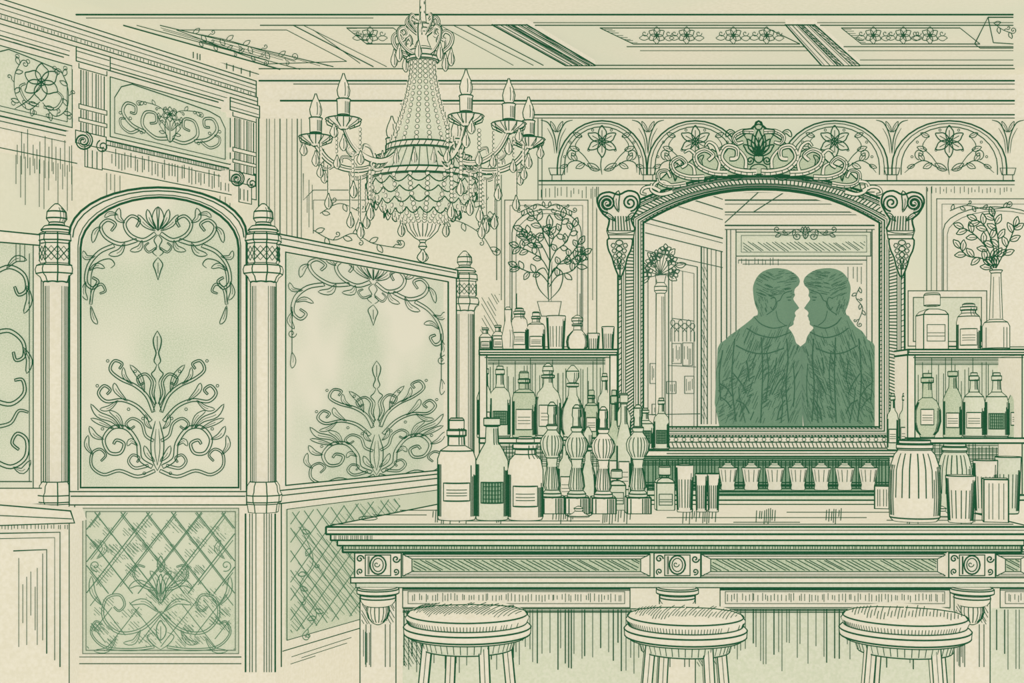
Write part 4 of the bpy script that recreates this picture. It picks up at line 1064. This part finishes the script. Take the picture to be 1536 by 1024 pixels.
mirr=lambda u:2405-u
fbB=lambda u:1203+(1200-u)*.87
eA,qa=man(ident,ident,5.9,'man',1)
eB,qb=man(mirr,fbB,5.9,'man',-1)
def on(qq,pts,w):
    P=[qq.fn(*p_) for p_ in pts]; run=[]
    for p_ in P+[None]:
        if p_ is None or (run and abs(p_.y-run[-1].y)>.05):
            if len(run)>1: qq.raw(run,w)
            run=[] if p_ is None else [p_]
        else: run.append(p_)
for qq,f,fh in ((qa,ident,ident),(qb,fbB,mirr)):
    for pts in ([(1132,476),(1142,486),(1160,492),(1180,488)],[(1120,492),(1138,502),(1162,506),(1186,498)],[(1102,508),(1099,540),(1098,580),(1104,632)],[(1180,508),(1182,540),(1179,580),(1183,632)],
                [(1142,506),(1144,560),(1141,634)],[(1084,525),(1079,560),(1081,600)],[(1100,560),(1112,575),(1120,590)],[(1178,560),(1167,575),(1158,592)],
                [(1104,600),(1116,606),(1124,620)],[(1178,600),(1170,612),(1166,630)],[(1080,575),(1090,582),(1098,594)],[(1104,518),(1126,528),(1150,530),(1176,522)],
                [(1150,526),(1153,560),(1149,600)],[(1190,545),(1192,580),(1190,610)],[(1120,540),(1124,572)],[(1165,536),(1162,560)],[(1108,580),(1110,600),(1118,634)],[(1172,585),(1174,605),(1172,634)],[(1082,596),(1090,602),(1097,612)]):
        on(qq,[(f(x),y) for x,y in smooth(pts)],1.8)
    for i in range(260):  # short strokes hatch a shading tone onto the jackets
        x,y=random.uniform(1074,1198),random.uniform(500,636); l=random.uniform(8,20)
        on(qq,[(f(x+l*.42*t/4),y-l*t/4) for t in range(5)],.8)
    for x0,x1,y0,y1 in ((1076,1098,560,636),(1108,1124,540,600),(1160,1180,550,636),(1140,1150,520,630)):
        for i in range(34):
            x,y=random.uniform(x0,x1),random.uniform(y0,y1)
            on(qq,[(f(x+8*t/4),y-5*t/4) for t in range(5)],.8)
    for i in range(70):
        x,y=random.uniform(1133,1190),random.uniform(407,444)
        on(qq,[(fh(x+3*t),y+1.5*t*(1 if x<1155 else -.4)) for t in range(4)],.8)
    for i in range(22):
        x,y=random.uniform(1133,1150),random.uniform(442,470)
        on(qq,[(fh(x+1*t),y+3*t) for t in range(3)],.8)
    on(qq,[(fh(x),y) for x,y in smooth([(1188,436),(1176,440),(1170,450),(1166,452),(1163,462),(1150,472)])],1.3)
    on(qq,[(fh(x),y) for x,y in smooth([(1156,448),(1162,446),(1164,454),(1159,464),(1156,460)])],1.3)
    on(qq,[(fh(x),y) for x,y in ((1180,446),(1187,445))],1.4); on(qq,[(fh(x),y) for x,y in ((1182,450),(1186,450))],1.4)
    on(qq,[(fh(x),y) for x,y in smooth([(1164,466),(1168,480),(1178,488)])],1.2)
    qq.done()

# ============================================================ CHANDELIER
CU,CY=634,4.2; CXx=X(CU,CY); K=CY/F
ch=obj('chandelier',(CXx,CY,Z(250,CY))); q=Pen(ch,w=1.5)
zv=lambda v:Z(v,CY)
bead_v=[];bead_f=[]
bt=bmesh.new(); bmesh.ops.create_uvsphere(bt,u_segments=8,v_segments=5,radius=1)
BTv=[v.co.copy() for v in bt.verts]; BTf=[[v.index for v in f.verts] for f in bt.faces]; bt.free()
def bead(p_,r,nrm,w=1.15):
    b=len(bead_v); bead_v.extend([p_+v*r for v in BTv]); bead_f.extend([[i+b for i in f] for f in BTf])
    n=nrm.normalized(); a=n.cross(Vector((0,0,1))).normalized(); c=n.cross(a)
    q.raw([p_+n*r*.3+(a*math.cos(t*math.pi/4)+c*math.sin(t*math.pi/4))*r*1.02 for t in range(8)],w,True)
def cyl(rpx,ang,v): return Vector((CXx+rpx*K*math.cos(ang),CY-rpx*K*math.sin(ang),zv(v)))
def strand(pts,ang,br,step):
    sp=smooth(pts,False,8); P=[cyl(r,ang,v) for r,v in sp]; acc=0; n=Vector((math.cos(ang),-math.sin(ang),0))
    bead(P[0],br*K,n)
    for a,b in zip(P,P[1:]):
        acc+=(b-a).length
        if acc>=step*K: bead(b,br*K,n); acc=0
def drop(p_,L,wd,w=1.7):
    l=L*K; r=wd*.5*K
    pr=[(p_.z-l,.0005),(p_.z-l*.86,r*.7),(p_.z-l*.68,r),(p_.z-l*.5,r*.85),(p_.z-l*.25,r*.35),(p_.z,.0005)]
    lathe('crystal_drop',ch,p_.x,p_.y,pr,q,10,PAPER,w,rings=False,mer=[(.1,p_.z-l*.9,p_.z-l*.3,w*.6),(.8,p_.z-l*.9,p_.z-l*.4,w*.6)])
for i in range(16):
    a=2*math.pi*(i+.3)/16
    strand([(18,90),(20,115),(27,150),(38,185),(50,218)],a,3.0,6.2)
for i in range(20):
    a=2*math.pi*(i+.5)/20
    strand([(80,274),(77,290),(65,308),(47,323),(26,334)],a,3.2,6.6)
lathe('bowl',ch,CXx,CY,[(zv(338),20*K),(zv(330),34*K),(zv(318),52*K),(zv(303),68*K),(zv(285),76*K),(zv(272),78*K)],q,32,TINT,1.8,rings=False)
lathe('inner_cone',ch,CXx,CY,[(zv(222),44*K),(zv(190),32*K),(zv(150),20*K),(zv(92),12*K)],None,20,TINT)
for row,(v,r) in enumerate(((276,81),(290,78),(304,69),(318,54))):
    n=18
    for i in range(n):
        a0=2*math.pi*(i+.5*(row%2))/n; P=[]
        for j in range(7):
            a=a0+2*math.pi/n*j/6; P.append(cyl(r+4,a,v+9*math.sin(math.pi*j/6)))
        q.raw(P,1.8)
def ringband(v0,v1,r,w=2):
    lathe('gilt_ring',ch,CXx,CY,[(zv(v1),(r-3)*K),(zv(v1)+1*K,r*K),(zv(v0)-1*K,r*K),(zv(v0),(r-3)*K)],q,36,PAPER,w)
ringband(219,229,55,2.6); ringband(262,272,83,2.6); ringband(86,93,24,2.4)
lathe('body_ring',ch,CXx,CY,[(zv(262),78*K),(zv(245),66*K),(zv(232),56*K),(zv(229),52*K)],q,32,TINT,2)
for i in range(36):
    a=2*math.pi*i/36; q.raw([cyl(56,a,230),cyl(67,a,245),cyl(80,a,262)],1.2); q.raw([cyl(83.5,a,263),cyl(83.5,a+.06,271)],1.3); q.raw([cyl(55.5,a,220),cyl(55.5,a+.08,228)],1.2)
for i in range(16):
    a=2*math.pi*(i+.25)/16
    drop(cyl(72,a,234),26,8,1.5)
lathe('bottom_cup',ch,CXx,CY,[(zv(364),3*K),(zv(360),5*K),(zv(356),12*K),(zv(346),22*K),(zv(338),25*K),(zv(333),25*K),(zv(331),18*K)],q,20,PAPER,2.3,mer=[(a,zv(356),zv(338),1.4) for a in (-.9,-.6,-.3,0,.3,.6,.9)])
lathe('bottom_knop',ch,CXx,CY,[(zv(374),2*K),(zv(370),6*K),(zv(364),3*K)],q,12,PAPER,2)
drop(cyl(0,0,373),20,16,2.4)
lathe('stem',ch,CXx,CY,[(zv(90),6*K),(zv(84),18*K),(zv(78),22*K),(zv(72),12*K),(zv(60),7*K),(zv(48),6*K),(zv(44),12*K),(zv(38),13*K),(zv(34),5*K),(zv(22),4*K),(ZCEIL-.02,3*K),(ZCEIL,3*K)],q,16,PAPER,2)
for i in range(9):
    v=26-i*7; 
    if zv(v)>ZCEIL: break
    q.raw([cyl(4*math.cos(t*.785),.8 if i%2 else 2.4,v+4*math.sin(t*.785)) for t in range(8)],2,True)
tub=Pen(ch,mat=PAPER,name='arms')
def arm(pts,a,wd,w=1.8):
    sp=smooth(pts,False,6); n=len(sp); P=[cyl(r,a,v) for r,v in sp]; A=[];B=[]
    for i in range(n):
        x,y=sp[i]; x0,y0=sp[max(i-1,0)];x1,y1=sp[min(i+1,n-1)]; dx,dy=x1-x0,y1-y0;l=math.hypot(dx,dy) or 1
        A.append(cyl(x-dy/l*wd/2,a,y+dx/l*wd/2));B.append(cyl(x+dy/l*wd/2,a,y-dx/l*wd/2))
    tub.spl.append((P,[wd/2*K]*n,False)); q.raw(A,w);q.raw(B,w)
    m=[p_+Vector((0,-(wd/2+.3)*K,0)) for p_ in P]; q.raw(m[2:-2],w*.5)
for i in range(8):
    a=2*math.pi*(i+.1)/8
    arm([(10,84),(28,80),(42,68),(44,54),(34,48),(28,56),(33,61)],a,5,1.9)
    arm([(6,52),(16,44),(24,34),(20,26),(13,30)],a,4,1.8)
    drop(cyl(43,a,72),28,10,1.8)
    if i%2==0: drop(cyl(26,a,36),16,8,1.6)
    q.raw([cyl(r,a,v) for r,v in smooth([(20,92),(30,84),(34,74)])],1.8)
ARM=[179,130,64,36,-6,-112,-74]
for adeg in ARM:
    a=math.radians(adeg); RR=160
    arm([(58,240),(74,250),(95,255),(120,252),(142,240),(156,222),(160,212)],a,7,2.4)
    arm([(66,246),(82,262),(98,268),(108,262),(102,254),(95,258)],a,4,1.8)
    arm([(132,248),(144,254),(154,248),(150,241)],a,3.5,1.7)
    arm([(100,250),(108,238),(120,236),(122,244)],a,3.5,1.6)
    c=cyl(RR,a,210); x,y=c.x,c.y
    z=lambda v:zv(v)
    lathe('drip_pan',ch,x,y,[(z(220),3*K),(z(216),9*K),(z(210),20*K),(z(206),25*K),(z(205),21*K),(z(208),8*K)],q,16,PAPER,2.4,mer=[(t,z(217),z(206),1.4) for t in (-1,-.5,0,.5,1)])
    for j in range(9):
        b=2*math.pi*j/9+.3; dx,dy=math.cos(b),math.sin(b)
        q.raw([Vector((x+dx*r*K,y+dy*r*K,z(v))) for r,v in ((8,214),(18,206),(25,208),(23,213),(13,217))],1.7)
    lathe('candle',ch,x,y,[(z(208),9*K),(z(202),10*K),(z(200),8*K),(z(180),8.5*K),(z(178),9.5*K)],q,14,PAPER,2.4,mer=[(t,z(198),z(182),1.1) for t in (.3,.6,.9,1.2)])
    lathe('flame_bulb',ch,x,y,[(z(178),4*K),(z(172),7.5*K),(z(165),8.5*K),(z(156),6*K),(z(148),2.5*K),(z(141),.5*K)],q,14,PAPER,2.3,rings=False,mer=[(.3,z(174),z(155),1.1),(.9,z(174),z(160),1)])
    n=Vector((math.cos(a),-math.sin(a),0))
    for (r,dv,L) in ((160,226,24),(141,246,0),(178,214,20),(108,262,1)):
        if L>1: drop(cyl(r,a,dv),L,11,1.8)
        else:
            for t in range(7 if L==0 else 9): bead(cyl(r,a,dv+5+t*6.0),(2.9)*K,n)
            drop(cyl(r,a,dv+(7 if L==0 else 9)*6+2),24,11,2)
    for j in (-1,1):
        b=a+j*.16; 
        for t in range(5): bead(cyl(152,b,222+t*6),2.6*K,n)
        drop(cyl(152,b,251),20,10,1.8)
for adeg,L in ((0,9),(-22,7),(20,11),(180,9),(202,7),(160,11),(40,6),(140,6)):
    a=math.radians(adeg); n=Vector((math.cos(a),-math.sin(a),0))
    for t in range(L): bead(cyl(95,a,272+t*6),2.9*K,n)
    drop(cyl(95,a,272+L*6),24,11,1.9)
mesh('crystal_beads',bead_v,bead_f,PAPER,ch)
tub.done(); q.done()

# ============================================================ LIGHT + CAMERA
w=bpy.data.worlds.new('World'); scene.world=w; w.use_nodes=True
w.node_tree.nodes['Background'].inputs[0].default_value=lin('FAF9F6'); w.node_tree.nodes['Background'].inputs[1].default_value=.85
L=bpy.data.lights.new('fill_light','AREA'); L.energy=36; L.size=4; L.color=(1,.985,.965)  # area fill added behind the camera to brighten the room, no window there
lo=bpy.data.objects.new('fill_light',L); lo.location=(1.5,-1.5,2.6); scene.collection.objects.link(lo)
lo.rotation_euler=(Vector((0,5,1.2))-lo.location).to_track_quat('-Z','Y').to_euler()
cam=bpy.data.cameras.new('camera'); co=bpy.data.objects.new('camera',cam); scene.collection.objects.link(co)
co.location=CAM; co.rotation_euler=(math.pi/2,0,0); cam.sensor_width=36; cam.lens=F/1536*36; cam.shift_y=93/1536; cam.clip_start=.05
scene.camera=co
